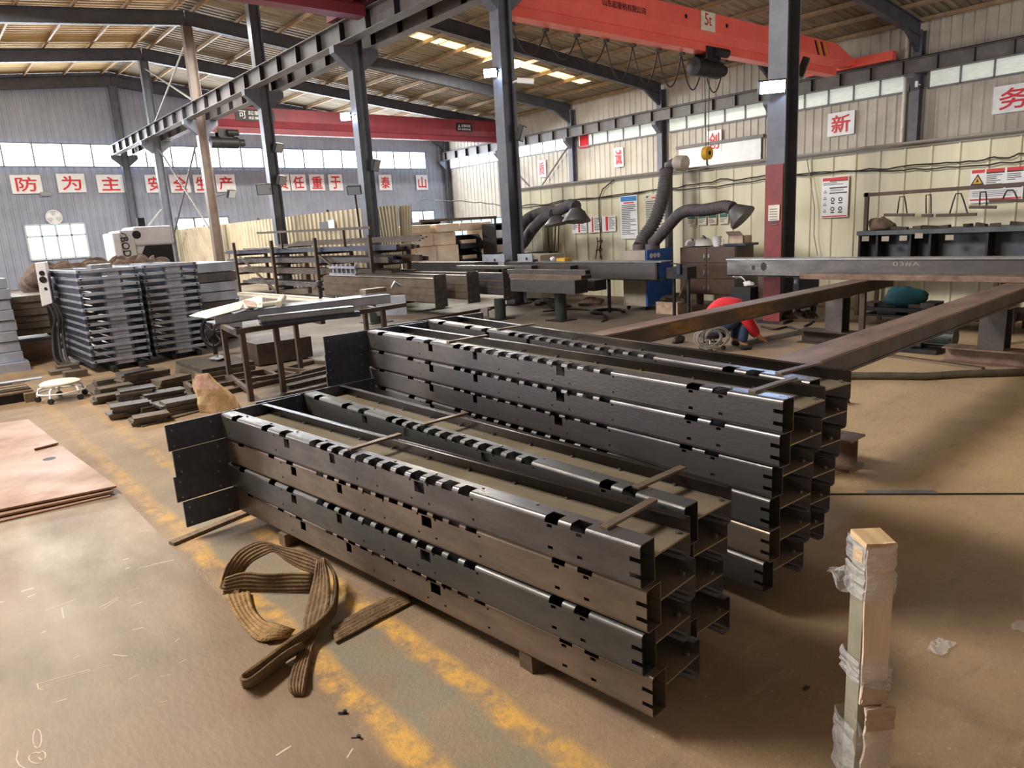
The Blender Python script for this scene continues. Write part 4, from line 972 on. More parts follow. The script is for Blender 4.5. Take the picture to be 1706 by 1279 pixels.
MB().box(8.97, 9.25, -.6, 5.84, .95, .966).build('top_flange', 'bright', hm); MB().box(9.0, 9.25, -.6, 5.84, .722, .738).build('bottom_flange', 'steel_grey', hm)
c = PX(1510, 440, 8.99); text_mb('03#A', 1, (8.996, c.y, c.z), (0, -1, 0), (0, .12, 1), fit=(.30, .055)).build('chalk_marking', 'grey_paint', hm)
st = MB()
for u, v, r in ((1255, 446, .045), (1272, 444, .075)):
    p = PX(u, v, 8.998); st.quad(*[(8.998, p.y+r*math.cos(k*math.pi/5)*.6, p.z+r*math.sin(k*math.pi/5)*.8) for k in range(10)])
st.build('scorch_mark', 'darkmetal', hm)
o = MB().box(8.76, 8.97, -.6, 4.62, .722, .785).build('flat_tube', 'steel_rust', bevel=.004); tag(o, 'brown flat steel tube lying in front of the long grey beam', 'steel tube')
def support(x, y, w, z0, z1, label, plate=True, m='grey_paint'):
    t = thing('support_column', label, 'support', (x, y, z0), kind='thing')
    MB().ibeam((x, y, z0), (x, y, z1-.016), w, w, .014, .012, up=(1, 0, 0)).build('shaft', 'brownleg' if m is None else m, t)
    MB().box(x-w*.62, x+w*.62, y-w*.62, y+w*.62, z1-.016, z1-.001).build('cap_plate', 'steel_rust', t); return t
support(8.35, 3.92, .2, .16, .58, 'short steel support column under the far end of yellow smeared rail beam', m='steel_grey')
support(7.98, 2.2, .22, .16, .58, 'short steel support column under the wide topped rail beam', m='steel_grey')
ibeam_thing('base_beam', 'short rusty H beam on the floor, foot of the wide topped rail beam support', 'steel beam', (7.98, 1.85, .08), (7.98, 2.62, .08), .24, .16, 'steel_rust')
ibeam_thing('base_beam', 'short dark H beam on the floor, foot of the yellow smeared rail beam support', 'steel beam', (8.35, 3.5, .08), (8.35, 4.35, .08), .24, .16, 'beam_side')
for x, y, lab in ((3.95, 2.11, 'dark square post under the near end of wide topped rail beam'), (4.3, 3.87, 'dark square post under the near end of yellow smeared rail beam')):
    t = thing('support_post', lab, 'support', (x, y, 0)); MB().bar((x, y, .012), (x, y, .578), .1, .1, up=(1, 0, 0)).build('post', 'darkmetal', t); MB().box(x-.09, x+.09, y-.09, y+.09, 0, .012).build('foot_plate', 'darkmetal', t)
for u, v, lab in ((1436, 545, 'thin brown post under the long grey beam beside low shelf table'), (1664, 582, 'thin brown post under the long grey beam near the rusty base beam')):
    p = PZ(u, v); p = V((9.12, p.y*9.12/p.x, 0)); t = thing('support_post', lab, 'support', p); MB().bar(p, p+V((0, 0, .72)), .06, .06, up=(1, 0, 0)).build('post', 'brownleg', t)
# small items near the rails
ibeam_thing('floor_beam', 'short rusty H beam lying on the floor beside the tall pile', 'steel beam', (4.3, 1.86, .105), (4.3, 3.0, .105), .2, .2, 'steel_rust')
o = MB().bar((4.27, 2.02, .241), (4.27, 2.9, .241), .07, .07).build('square_tube', 'darkmetal'); tag(o, 'dark square tube lying on the short rusty H beam', 'steel tube')
def floor_bar(name, label, cat, a, b, w, h, m, z=0): 
    p, q = PZ(*a), PZ(*b); o = MB().bar(p+V((0, 0, h/2+z)), q+V((0, 0, h/2+z)), w, h).build(name, m); return tag(o, label, cat)
floor_bar('flat_bar', 'pale flat bar lying on the floor before the rusty base beam', 'bar', (1458, 591), (1638, 616), .06, .025, 'strap_steel')
floor_bar('square_tube', 'bright square tube on the floor running from the crouching person', 'steel tube', (1240, 575), (1355, 552), .06, .06, 'bright')
floor_bar('round_pipe', 'brown pipe on the floor behind the yellow smeared rail beam', 'pipe', (1258, 535), (1430, 537), .04, .04, 'brownleg')
floor_bar('round_pipe', 'short brown pipe end lying at an angle on the floor beneath the navy welder', 'pipe', (1302, 541), (1318, 534), .045, .045, 'brownleg')
P = [PZ(u, v)+V((0, 0, .035)) for u, v in ((1385, 633), (1420, 632), (1480, 632), (1540, 633), (1600, 629), (1706, 626), (1800, 616))]
o = MB().tube(P, .035, 10).build('floor_hose', 'hosefloor', smooth=60); tag(o, 'dusty brown hose lying across the floor beside the rail beams', 'hose')
p = PZ(1412, 672); t = MB()
for k in range(7): a = k*.5; t.tube([p+V((.05*math.cos(a)*j*.4-.05, .05*math.sin(a)*j*.4, .02+.03*math.sin(j)+.012*k)) for j in range(5)], .01, 5)
o = t.build('tangled_rags', 'hosefloor'); tag(o, 'small tangle of brown cord on the floor by the dark square post', 'cord')
floor_bar('floor_strip', 'thin dark joint strip across the concrete beside the tall pile', 'strip', (1330, 824), (1800, 823), .014, .006, 'darkmetal')
floor_bar('steel_strip', 'worn bright steel strip lying along the floor joint', 'strip', (1443, 821), (1560, 821), .05, .008, 'bright')
# ---------------------------------------------------------------- far grey beam and the posts lying in the middle
h2 = thing('grey_beam', 'wide dark steel beam on stands in front of the blue extractor', 'steel beam', (9.5, 9.4, .6), kind='thing')
MB().box(9.4, 9.43, 7.44, 11.2, .585, .9).build('face_plate', 'steel_grey', h2, bevel=.002); MB().box(9.38, 9.68, 7.3, 11.2, .885, .9).build('top_flange', 'bright', h2); MB().box(9.4, 9.68, 7.44, 11.2, .585, .6).build('bottom_flange', 'steel_grey', h2)
MB().box(9.4, 9.44, 7.40, 7.44, .6, .88).build('end_stiffener', 'darkmetal', h2)
t = thing('jig_block', 'dark clamping jig with purple block at the end of wide dark beam', 'jig', (9.6, 7.1, .5))
p = PX(1122, 452, 9.5)
MB().box(9.45, 9.7, 6.85, 7.25, .62, .8).build('body', 'darkmetal', t); MB().box(9.4, 9.46, 6.95, 7.02, .7, .86).build('clamp_block', 'navy', t); MB().bar((9.5, 7.2, .86), (9.5, 6.55, .83), .04, .015).build('tongue', 'darkmetal', t)
for y in (6.92, 7.2): MB().bar((9.58, y, 0), (9.58, y, .62), .04, .04, up=(1, 0, 0)).build('leg', 'darkmetal', t)
t = thing('round_foot_stand', 'thin dark stand with a curved floor foot under the wide dark beam', 'stand', (9.5, 8.45, 0))
q = PZ(1016, 527); q = V((9.5, q.y*9.5/q.x, 0)); MB().bar(q, q+V((0, 0, .585)), .045, .045, up=(1, 0, 0)).build('post', 'darkmetal', t)
MB().tube([q+V((.28*math.cos(a)-.05, .3*math.sin(a), .025)) for a in [i*math.pi/9 for i in range(-4, 11)]], .025, 8).build('foot', 'darkmetal', t)
for (u0, v0, u1, v1, xx, lab) in ((862, 423, 887, 439, 9.33, 'grey square end plate standing on the wide dark beam'), (803, 424, 841, 443, 9.3, 'grey square end plate farther along the wide dark beam')):
    a, b = PX(u0, v0, xx), PX(u1, v1, xx); t = thing('end_plate_bracket', lab, 'plate', (xx, (a.y+b.y)/2, b.z))
    MB().box(xx, xx+.02, b.y, a.y, .9, a.z).build('plate', 'pallet_steel', t); MB().cyl((xx-.006, (a.y+b.y)/2-.05, (a.z+b.z)/2), (xx, (a.y+b.y)/2-.05, (a.z+b.z)/2), .03).build('bolt', 'darkmetal', t)
    MB().box(xx+.02, xx+.17, b.y+.02, a.y-.02, .902, .94).build('tail', 'steel_grey', t)
o = MB().lump(PX(925, 430, 9.5)+V((0, .06, -.02)), (.06, .05, .05), 2, .2).build('paper_cup', 'white', smooth=60); tag(o, 'small crumpled white packet on the wide dark beam', 'packet')
o = MB().box(9.42, 9.6, PX(946, 430, 9.5).y, PX(932, 430, 9.5).y, .901, .96).build('yellow_packet', 'yellow'); tag(o, 'small pale yellow packet on the wide dark beam', 'packet')
def lying_post(u, v0, v1, x, L, w, lab, m, hw=.34):
    """large post lying along the hall, base plate towards the camera side"""
    a, b = PX(u, v0, x), PX(u, v1, x); y = a.y; z0, z1 = b.z, a.z; zc = (z0+z1)/2
    t = thing('column_post', lab, 'steel post', (x, y, z0), kind='thing')
    MB().box(x-.05, x+w+.03, y-.012, y+.012, z0, z1).build('base_plate', 'steel_grey', t, bevel=.002)
    h0, h1 = zc-hw/2, zc+hw/2
    MB().box(x, x+.012, y+.012, y+L, h0, h1).build('face', m, t); MB().box(x, x+w*.8, y+.012, y+L, h1-.012, h1).build('flange', m, t); MB().box(x, x+w*.8, y+.012, y+L, h0, h0+.012).build('flange', m, t)
    rb = MB()
    for k in (.32, .62): rb.box(x-.008, x, y+.012, y+L, h0+(h1-h0)*k, h0+(h1-h0)*k+.02)
    rb.build('rib', 'strap_steel', t)
    bl = MB()
    for zz in (z0+.05, z1-.05): bl.cyl((x+.02, y-.02, zz), (x+.02, y-.01, zz), .012, 8)
    bl.build('bolt', 'bright', t); return t, h0
posts = [lying_post(725, 458, 512, 7.5, 4.6, .2, 'brown grey steel post lying flat, its base plate closest to the work table', 'steel_brown', .46),
         lying_post(780, 453, 505, 7.95, 4.2, .2, 'brown grey steel post lying flat, its base plate the middle one of three', 'steel_brown', .44),
         lying_post(840, 447, 500, 8.4, 4.0, .2, 'grey steel post lying flat, its base plate beside the stacked tubes', 'steel_grey', .40)]
def tube_y(u0, u1, v0, v1, x, w, lab, m='steel_grey'):
    a, b = PX(u0, v0, x), PX(u1, v0, x); z1 = a.lerp(b, .9).z; z0 = PX(u1, v1, x).z
    t = thing('profile_tube', lab, 'steel tube', (x, (a.y+b.y)/2, z0)); z1 = PX(u1, v0, x).z
    MB().box(x, x+w, b.y, a.y, z0, z1).build('tube', m, t, bevel=.003); MB().box(x+.012, x+w-.012, b.y-.002, b.y, z0+.012, z1-.012).build('open_end', 'black', t); return z0
tube_y(850, 957, 467, 490, 8.0, .3, 'wide steel channel end at the front of the stacked tubes', 'steel_grey')
tube_y(848, 968, 459, 466, 8.15, .24, 'flat steel tube lying second in the stack beside base plate', 'strap_steel')
tube_y(845, 975, 450, 458, 8.3, .12, 'slim steel tube lying uppermost in the stack beside base plate', 'steel_grey')
tube_y(850, 990, 467, 485, 8.72, .3, 'steel channel behind the wide channel end, sticking out farther', 'steel_grey')
tube_y(760, 885, 443, 449, 8.9, .16, 'slim dark tube ending under the grey end plates', 'steel_grey'); tube_y(886, 950, 443, 450, 9.05, .2, 'row of short tubes beside the wide dark beam', 'beam_side')
def stand(u, v, x, z1, lab, w=.16, m='greenstand'):
    p = PZ(u, v); s = x/p.x; p = V((x, p.y*s, 0)); t = thing('green_stand', lab, 'support', p)
    MB().tube([p+V((0, 0, .015)), p+V((0, 0, z1))], w/2, 18).build('column', m, t, smooth=40); MB().box(p.x-w*.95, p.x+w*.95, p.y-w*.95, p.y+w*.95, 0, .015).build('foot_plate', 'darkmetal', t)
    return t
stand(935, 530, 8.35, .52, 'dark green round stand under the stacked tubes', .2); stand(834, 528, 8.0, .36, 'dark green round stand under the middle of lying posts', .2); stand(630, 560, 6.6, .4, 'dark blue green stand near the end of work table', .24)
t = thing('cross_bearer', 'dark steel bearer under the three lying posts', 'bearer', (8.1, 10.5, 0)); zb = min(h for _, h in posts)
MB().box(7.45, 8.9, 12.6, 12.8, zb-.1, zb-.002).build('bearer', 'darkmetal', t)
for x in (7.6, 8.75): MB().bar((x, 12.7, 0), (x, 12.7, zb-.1), .12, .12, up=(1, 0, 0)).build('leg', 'greenstand', t)
for i, (u0, v0, u1, v1) in enumerate(((802, 518, 814, 527), (816, 519, 836, 531))):
    p = PZ(u0, v1); q = PZ(u1, v1); o = MB().bar(p+V((.07, .05, .07)), q+V((.07, .05, .07)), .16, .14).build('concrete_block', 'concreteblock', bevel=.006); tag(o, ['smaller grey block on the floor behind tall pile', 'larger grey block on the floor behind tall pile'][i], 'block')
floor_bar('long_bar', 'long brown bar on the floor behind the tall pile base plates', 'bar', (600, 556), (842, 510), .06, .05, 'brownleg'); floor_bar('bent_hose', 'black hose loop on the floor beneath the lying posts', 'hose', (640, 560), (760, 530), .03, .03, 'cable')
# ---------------------------------------------------------------- work table with channels and papers
tb = thing('work_table', 'brown steel trestle table carrying grey channels and drawings', 'table', (3.4, 7.8, 0), kind='thing')
legs = [(2.52, 7.2), (2.9, 7.27), (3.57, 8.32), (4.35, 7.55), (2.7, 8.3), (4.6, 8.45)]
for x, y in legs: MB().bar((x, y, 0), (x, y, .70), .05, .05, up=(1, 0, 0)).build('leg', 'brownleg', tb)
for a, b in (((2.45, 7.2), (4.7, 7.6)), ((2.6, 8.3), (4.8, 8.5))): MB().bar((*a, .725), (*b, .725), .06, .05).build('top_rail', 'brownleg', tb)
for a, b in (((2.52, 7.2), (2.7, 8.3)), ((3.57, 8.32), (3.5, 7.4)), ((4.35, 7.55), (4.6, 8.45))): MB().bar((*a, .68), (*b, .68), .05, .05).build('cross_rail', 'brownleg', tb)
MB().bar((2.9, 7.27, .12), (4.35, 7.55, .12), .04, .04).build('foot_rail', 'brownleg', tb); MB().bar((2.52, 7.2, .1), (2.7, 8.3, .1), .04, .04).build('foot_rail', 'brownleg', tb)
def chan(a, b, z1, w, h, lab, m, side=1):
    p, q = PZ(*a, z1), PZ(*b, z1); d = (q-p).normalized(); n = V((-d.y, d.x, 0))*side
    t = thing('steel_channel', lab, 'steel channel', (p+q)/2-V((0, 0, h)))
    MB().bar(p+n*w/2-V((0, 0, .006)), q+n*w/2-V((0, 0, .006)), w, .012).build('top_flange', m, t); MB().bar(p+n*.005-V((0, 0, h/2)), q+n*.005-V((0, 0, h/2)), .01, h-.002).build('web', m, t); MB().bar(p+n*w/2-V((0, 0, h-.005)), q+n*w/2-V((0, 0, h-.005)), w, .01).build('bottom_flange', m, t); return t
chan((357, 524), (650, 490), .905, .34, .1, 'wide grey steel channel lying along the work table under the papers', 'pallet_steel')
chan((433, 527), (590, 510), .868, .12, .06, 'narrow bright channel along the front edge of work table', 'bright')
chan((436, 536), (600, 519), .804, .3, .05, 'dark flat channel beneath the narrow bright channel on work table', 'steel_blue')
chan((395, 487), (560, 499), .9, .1, .05, 'pale slim channel lying behind the wide grey channel', 'paper'); 
def sheet(pts, lab, m='paper', name='drawing_sheet'):
    t = MB(); t.quad(*[PZ(u, v, z) for u, v, z in pts]); o = t.build(name, m, solid=.004); tag(o, lab, 'paper'); return o
sheet([(315, 526, .917), (333, 519, .917), (408, 500, .962), (400, 515, .922), (345, 530, .917)], 'long white paper sheet curling off the end of work table')
sheet([(404, 500, .962), (437, 492, 1.012), (437, 512, .922), (408, 514, .922)], 'white paper sheet standing up in a fold on the work table')
sheet([(404, 499, .977), (424, 502, .962), (428, 512, .932), (410, 510, .952)], 'brown paper scrap tucked beside the folded white sheet', 'card_dark')
sheet([(380, 519, .912), (426, 508, .912), (428, 511, .912), (390, 523, .912)], 'blue grey drawing sheet lying flat on the wide channel', 'greytext')
a, b = PZ(430, 509, .932), PZ(465, 504, .932); o = MB().tube([a, b], .028, 14).build('paper_roll', 'paper', smooth=40); tag(o, 'thick rolled white drawing on the work table', 'paper roll')
a, b = PZ(464, 507, .942), PZ(472, 495, .962); o = MB().tube([a, b], .035, 14).build('paper_roll', 'paper', smooth=40); tag(o, 'short upright end of rolled drawing, beside the thick roll', 'paper roll')
p, q = PZ(628, 526, .56), PZ(678, 524, .56); q.z = p.z; d = (q-p)
t = MB().hexa([p, q, q+V((.02, .02, 0)), p+V((.02, .02, 0)), p+V((0, 0, .25)), q+V((0, 0, .25)), q+V((.02, .02, .25)), p+V((.02, .02, .25))]).build('end_plate_bracket', 'pallet_steel'); tag(t, 'grey rectangular end plate at the far end of work table', 'plate')
t = thing('tool_clamp', 'small square bracket and bolts on the end of wide channel', 'bracket', PZ(622, 489, .907)); c = PZ(623, 488, .912)
MB().bar(c+V((-.15, 0, .03)), c+V((.15, .03, .03)), .12, .05).build('bracket', 'strap_steel', t); MB().tube([c+V((.25, 0, .03)), c+V((.3, 0, .1)), c+V((.38, .0, .05))], .02, 8).build('bolt', 'bright', t)
o = MB().tube([PZ(534, 497, .907)-V((0, 0, .0)), PZ(534, 497, .907)+V((0, 0, .13)), PZ(534, 497, .907)+V((0, 0, .15)), PZ(534, 497, .907)+V((0, 0, .2))], [.02, .02, .05, .035], 12).build('clamp_knob', 'darkmetal', smooth=50); tag(o, 'dark clamp knob standing on the wide grey channel', 'clamp')
# ---------------------------------------------------------------- long bar rack, fence, loose panels, carton store
rk = thing('bar_rack', 'long brown storage rack of steel bars in front of the pale fence', 'rack', (8.7, 18.5, 0), kind='thing')
zr = 1.34
for y in (14.6, 17.4, 20.2, 23.2):
    for x in (8.25, 9.25): MB().bar((x, y, 0), (x, y, zr+.25 if x < 9 else zr), .08, .08, up=(1, 0, 0)).build('upright', 'brownleg', rk)
    for z in (.28, .62, .92, 1.2): MB().bar((8.25, y, z), (9.25, y, z), .07, .07).build('arm', 'brownleg', rk)
for y in (14.6, 20.2): MB().bar((8.25, y, .1), (8.25, y+2.6, 1.15), .05, .05).build('diagonal_brace', 'brownleg', rk)
rnd = random.Random(11)
def rbar(x, y0, y1, z, w, h, m, lab, grp=None, tilt=0):
    o = MB().bar((x, y0, z+h/2), (x+.05, y1, z+h/2+tilt), w, h).build('steel_bar', m); tag(o, lab, 'steel bar', grp); return o
for i in range(9): rbar(8.36+i*.09, 13.6+rnd.uniform(-.5, .6), 24+rnd.uniform(-.6, 1), 1.237, .08, rnd.uniform(.05, .12), rnd.choice(['steel_grey', 'steel_blue', 'brownleg']), 'dark steel bar lying on the upper arms of bar rack', 'bars on the upper rack arms')
for i in range(8): rbar(8.37+i*.1, 14.4+rnd.uniform(-.5, .6), 23+rnd.uniform(-.6, 1), .657, .09, rnd.uniform(.06, .16), rnd.choice(['steel_grey', 'brownleg', 'steel_brown']), 'dark steel bar lying on the lower arms of bar rack', 'bars on the lower rack arms')
for z_, n_, t_ in ((.957, 8, 'middle'), (.317, 7, 'bottom')):
    for i in range(n_): rbar(8.37+i*.1, 14.2+rnd.uniform(-.7, .8), 23.4+rnd.uniform(-.8, 1), z_, .09, rnd.uniform(.06, .15), rnd.choice(['steel_grey', 'brownleg', 'steel_brown', 'steel_blue']), 'dark steel bar lying on the %s arms of bar rack' % t_, 'bars on the %s rack arms' % t_)
for i in range(4): rbar(8.35+i*.17, 12.9+rnd.uniform(-.3, .6), 20+rnd.uniform(-1, 1), 1.405+.03*i, .05, .03, 'brownleg', 'thin dark rod laid loose across the top of bar rack', 'loose rods on top of the bar rack')
a, b = PX(429, 388, 8.3), PX(618, 379, 8.3); o = MB().bar(a, b, .06, .06).build('steel_bar', 'brownleg'); tag(o, 'single long brown bar raised above the rack on brackets', 'steel bar')
for k in (.25, .8): c = a.lerp(b, k); MB().bar((c.x, c.y, zr), c-V((0, 0, .03)), .05, .05, up=(1, 0, 0)).build('bracket', 'brownleg', o)
o = MB().box(8.3, 9.0, 19.2, 22.6, 1.362, 1.40).build('sheet_stack', 'steel_brown'); tag(o, 'thin brown sheet lying on top of bar rack', 'sheet')
t = thing('slotted_frame', 'grey frame with slotted heads standing at the end of bar rack', 'frame', (8.0, 15.4, 0))
for i in range(6):
    y = 14.9+i*.22; MB().bar((8.0, y, 0), (8.0, y, .95), .05, .05, up=(1, 0, 0)).build('upright', 'pallet_steel', t)
for z in (.55, .72, .88): MB().bar((7.945, 14.8, z), (7.945, 16.1, z), .06, .05).build('rail', 'pallet_steel', t)
XF = 10.15
fe = thing('fence', 'pale ribbed sheet fence behind the bar rack', 'fence', (XF, 27, 0))
corrugated((XF+.06, 38, 0), (0, -1, 0), (-1, 0, 0), 19.7, 0, 2.33, .3, .05).build('sheets', 'fence_panel', fe)
for y in (37.8, 32, 26, 20.5, 18.35): MB().bar((XF+.1, y, 0), (XF+.1, y, 2.4), .06, .06, up=(1, 0, 0)).build('post', 'brownleg', fe)
for i, (u, v, w_, h_) in enumerate(((540, 376, 20, 9), (553, 375, 14, 12))):
    c = PX(u, v, XF-.03); s = .016*1.6; o = MB().box(XF-.05, XF-.04, c.y-w_*s*.55, c.y+w_*s*.55, c.z-h_*s*.5, c.z+h_*s*.5).build('fence_notice', 'white' if i else 'greytext'); tag(o, ['small grey notice on the fence above long brown bar', 'small white notice on the fence beside the grey one'][i], 'notice')
for i, (ua, ub, uc, ud, lab) in enumerate(((613, 664, 672, 641, 'wide loose ribbed panel leaning at the fence end'), (664, 687, 687, 672, 'narrow loose ribbed panel standing behind the wide leaning one'))):
    x0 = 10.3+.15*i
    tl, tr = PX(ua, 345-i*2, x0+.08), PX(ub, 342, x0+.08); br, bl_ = PX(uc, 459, x0-.1), PX(ud, 459, x0-.1)
    ext_ = lambda t_, b_: b_+(b_-t_)*(b_.z/(t_.z-b_.z))
    br, bl_ = ext_(tr, br), ext_(tl, bl_); rows = []; n = 9 if i == 0 else 5
    for k in range(n):
        for a_, h_ in ((0, 0), (.55, 0), (.7, 1), (.88, 1)):
            f_ = min(1, (k+a_)/n); off = V((-.05*h_, 0, 0)); rows.append([bl_.lerp(br, f_)+off, tl.lerp(tr, f_)+off])
    o = MB().strip(rows).build('ribbed_sheet', 'lean_panel'); tag(o, lab, 'ribbed sheet')
# cartons
def carton(u0, v0, u1, v1, y, lab, m='carton', dep=.7, zbase=None):
    a, b = PY(u0, v0, y), PY(u1, v1, y); z0 = b.z if zbase is None else zbase
    o = MB().box(a.x, b.x, y, y+dep, z0, a.z).build('wrapped_carton', m, bevel=.03); tag(o, lab, 'carton', None); return o
yc0 = 17.0
zb = [PY(750, v, yc0).z for v in (432, 408, 386, 372)]
cols_ = [(690, 727), (727, 768), (770, 806), (806, 828)]
labs = {0: 'lowest', 1: 'second layer', 2: 'third layer', 3: 'topmost layer'}
for r in range(3):
    for c, (u0, u1) in enumerate(cols_):
        a, b = PY(u0+2, 400, yc0), PY(u1-1, 400, yc0)
        z0, z1 = (0 if r == 0 else zb[r])+.003, zb[r+1]
        if c == 2 and r < 2: continue
        yo = yc0+.1*((r+c) % 3)
        o = MB().box(a.x, b.x, yo, yo+.8, z0, z1).build('wrapped_carton', 'carton', bevel=.03)
        tag(o, 'film wrapped brown carton, %s, %s stack' % (labs[r], ['first from the loose panels', 'second from the loose panels', 'third from the loose panels', 'nearest the black shelf unit'][c]), 'carton')
a0, b0 = PY(768, 400, yc0), PY(808, 400, yc0)
for i, (za, zb_) in enumerate(((.55, .98), (1.0, 1.42))):
    t = thing('picking_bin', 'black open fronted bin between wrapped cartons, %s of two' % ['lower', 'upper'][i], 'bin', ((a0.x+b0.x)/2, yc0, za))
    bw = MB(); bw.box(a0.x, b0.x, yc0+.1, yc0+.7, za, za+.03); bw.box(a0.x, b0.x, yc0+.67, yc0+.7, za+.03, zb_)
    for xx in (a0.x, b0.x-.03): bw.prism([(xx, yc0+.1, za), (xx, yc0+.7, za), (xx, yc0+.7, zb_), (xx, yc0+.3, zb_), (xx, yc0+.1, za+.2)], (.03, 0, 0))
    bw.box(a0.x, b0.x, yc0+.1, yc0+.13, za, za+.18); bw.build('shell', 'bin', t); MB().box(a0.x+.2, b0.x-.15, yc0+.25, yc0+.6, za+.03, za+.28).build('contents', 'carton', t)
    if i == 0:
        for xx in (a0.x+.05, b0.x-.05): MB().bar((xx, yc0+.4, 0), (xx, yc0+.4, za), .05, .05, up=(1, 0, 0)).build('leg', 'bin', t)
def shelf_unit(u0, u1, vt, y, rows_, lab, z0=0.0, depth=.6):
    a, b = PY(u0, vt, y), PY(u1, vt, y); t = thing('shelf_unit', lab, 'shelf', ((a.x+b.x)/2, y, z0)); z1 = a.z
    MB().box(a.x, b.x, y+depth-.03, y+depth, z0, z1).build('back_panel', 'bin', t)
    for xx in (a.x, b.x-.04): MB().box(xx, xx+.04, y, y+depth-.03, z0, z1).build('side_panel', 'bin', t)
    for k in range(rows_+1): z = z0+(z1-z0-.04)*k/rows_; MB().box(a.x+.04, b.x-.04, y, y+depth-.03, z, z+.04).build('shelf', 'bin', t)
    return a, b, z1
a, b, z1 = shelf_unit(824, 848, 372, 16.2, 4, 'black shelf unit with four compartments beside the cartons')
for k in range(4):
    z = (z1-.04)*k/4+.041; o = MB().box(a.x+.12, (a.x+b.x)/2+.2, 16.3, 16.6, z, z+.22).build('small_box', 'white' if k % 2 else 'grey_paint'); tag(o, 'small pale box in the black shelf unit, %s compartment' % ordl(3-k, 4), 'box')
a, b, z1 = shelf_unit(703, 734, 369, 19.5, 3, 'black crate rack standing behind the carton stacks', depth=.7)
o = MB().box(PY(700, 366, 18.6).x, PY(828, 366, 18.6).x, 18.6, 18.68, PY(760, 367, 18.6).z, PY(760, 364, 18.6).z+.02).build('cross_bar', 'brownleg'); tag(o, 'thin horizontal bar above the cartons in front of low windows', 'bar')
for xx in (PY(702, 366, 18.6).x, PY(826, 366, 18.6).x): MB().bar((xx, 18.64, 0), (xx, 18.64, PY(760, 367, 18.6).z), .06, .06, up=(1, 0, 0)).build('support', 'brownleg', o)
o = MB().box(PX(684, 437, 10.3).x, 10.6, PX(790, 440, 10.3).y, PX(686, 440, 10.3).y, .3, PX(740, 437, 10.3).z).build('long_crate', 'steel_grey'); tag(o, 'long grey steel box beam lying before the carton stacks', 'steel beam')

# ---------------------------------------------------------------- floor clutter behind the rails
t = thing('gear_motor', 'dark greenish gear motor standing on the floor beneath the wide topped rail beam', 'motor', (8.35, 3.0, 0))
MB().box(8.2, 8.55, 2.78, 3.25, .0, .05).build('base', 'darkmetal', t); MB().box(8.25, 8.5, 2.95, 3.2, .05, .27).build('gear_case', 'greenstand', t, bevel=.02); MB().cyl((8.37, 2.95, .17), (8.37, 2.66, .17), .1, 18).build('motor_body', 'greenstand', t, smooth=40)
fn = MB()
for k in range(10): a = k*math.pi/5; fn.box(8.365, 8.375, 2.68, 2.94, .17+.1, .185+.1) if k == 0 else fn.bar((8.37+.105*math.cos(a), 2.68, .17+.105*math.sin(a)), (8.37+.105*math.cos(a), 2.94, .17+.105*math.sin(a)), .012, .012)
fn.build('cooling_fins', 'greenstand', t); MB().cyl((8.2, 3.08, .17), (8.06, 3.08, .17), .03, 12).build('shaft', 'bright', t)
rnd = random.Random(31)
for i, (u, v, r, m, lab) in enumerate(((1290, 528, .1, 'scrap', 'dark scrap heap on the floor below the navy welder'), (1318, 533, .1, 'burlap', 'brown rag heap on the floor at the partition foot below the navy welder'), (1342, 528, .09, 'scrap', 'small dark scrap heap beside the rail beam support'), (930, 512, .12, 'scrap', 'dark scrap heap on the floor behind the green round stand'), (985, 508, .14, 'burlap', 'brown rag heap at the partition foot beneath notice boards'), (905, 508, .12, 'cable', 'tangle of black hose on the floor beneath twin fume arms'))):
    p = PZ(u, v); o = MB().lump(p+V((0, 0, r*.3)), (r*1.5, r*1.8, r*.7), 40+i, .35, 16, 9).build('scrap_heap', m, smooth=40); tag(o, lab, 'scrap heap')
for i, (pts, lab) in enumerate(((((1268, 545), (1290, 550), (1312, 546), (1335, 552), (1352, 548)), 'thin black cable snaking over the floor behind the yellow smeared rail beam'), (((905, 520), (950, 516), (990, 519), (1012, 530), (1002, 537)), 'black cable on the floor winding around the curved foot stand'), (((1340, 500), (1352, 515), (1358, 530), (1350, 540), (1340, 545)), 'cable loop hanging by the rail beam support'))):
    P = [PZ(u, v)+V((0, 0, .015)) for u, v in pts]; o = hose(P, .014, .2).build('floor_cable', 'cable', smooth=60); tag(o, lab, 'cable')
# ================================================================ pallets, stacks and machine by the far wall
def pallet_proto(w, d, h, nfront):
    t = thing('steel_pallet', 'x', 'pallet')
    MB().box(0, w, 0, .05, h*.56, h*.98).build('front_rail', 'pallet_steel', t, world=False, bevel=.004)
    MB().box(0, w, d-.05, d, h*.56, h*.98).build('back_rail', 'pallet_steel', t, world=False)
    for k in range(3): x = (w-.06)*k/2; MB().box(x, x+.06, .05, d-.05, h*.6, h*.94).build('cross_rail', 'pallet_steel', t, world=False)
    for x in (0, w*.36, w*.68, w-.03): MB().box(x, x+.03, 0, d, .0, h*.56).build('bearer', 'steel_blue', t, world=False)
    MB().box(w*.36+.03, w*.68, .01, .02, .004, h*.54).build('centre_plate', 'pallet_steel', t, world=False)
    bl = MB()
    for x in (.04, w-.04): bl.cyl((x, -.006, h*.78), (x, 0, h*.78), .012, 8)
    bl.build('bolt', 'darkmetal', t, world=False); return t
hp = .099
pa = PZ(156, 624); pb = PZ(256, 609)
ang = math.atan2(pb.y-pa.y, pb.x-pa.x)+.05; w1 = (pb-pa).length
pr = pallet_proto(.74, 2.0, hp, 3)
rnd = random.Random(2)
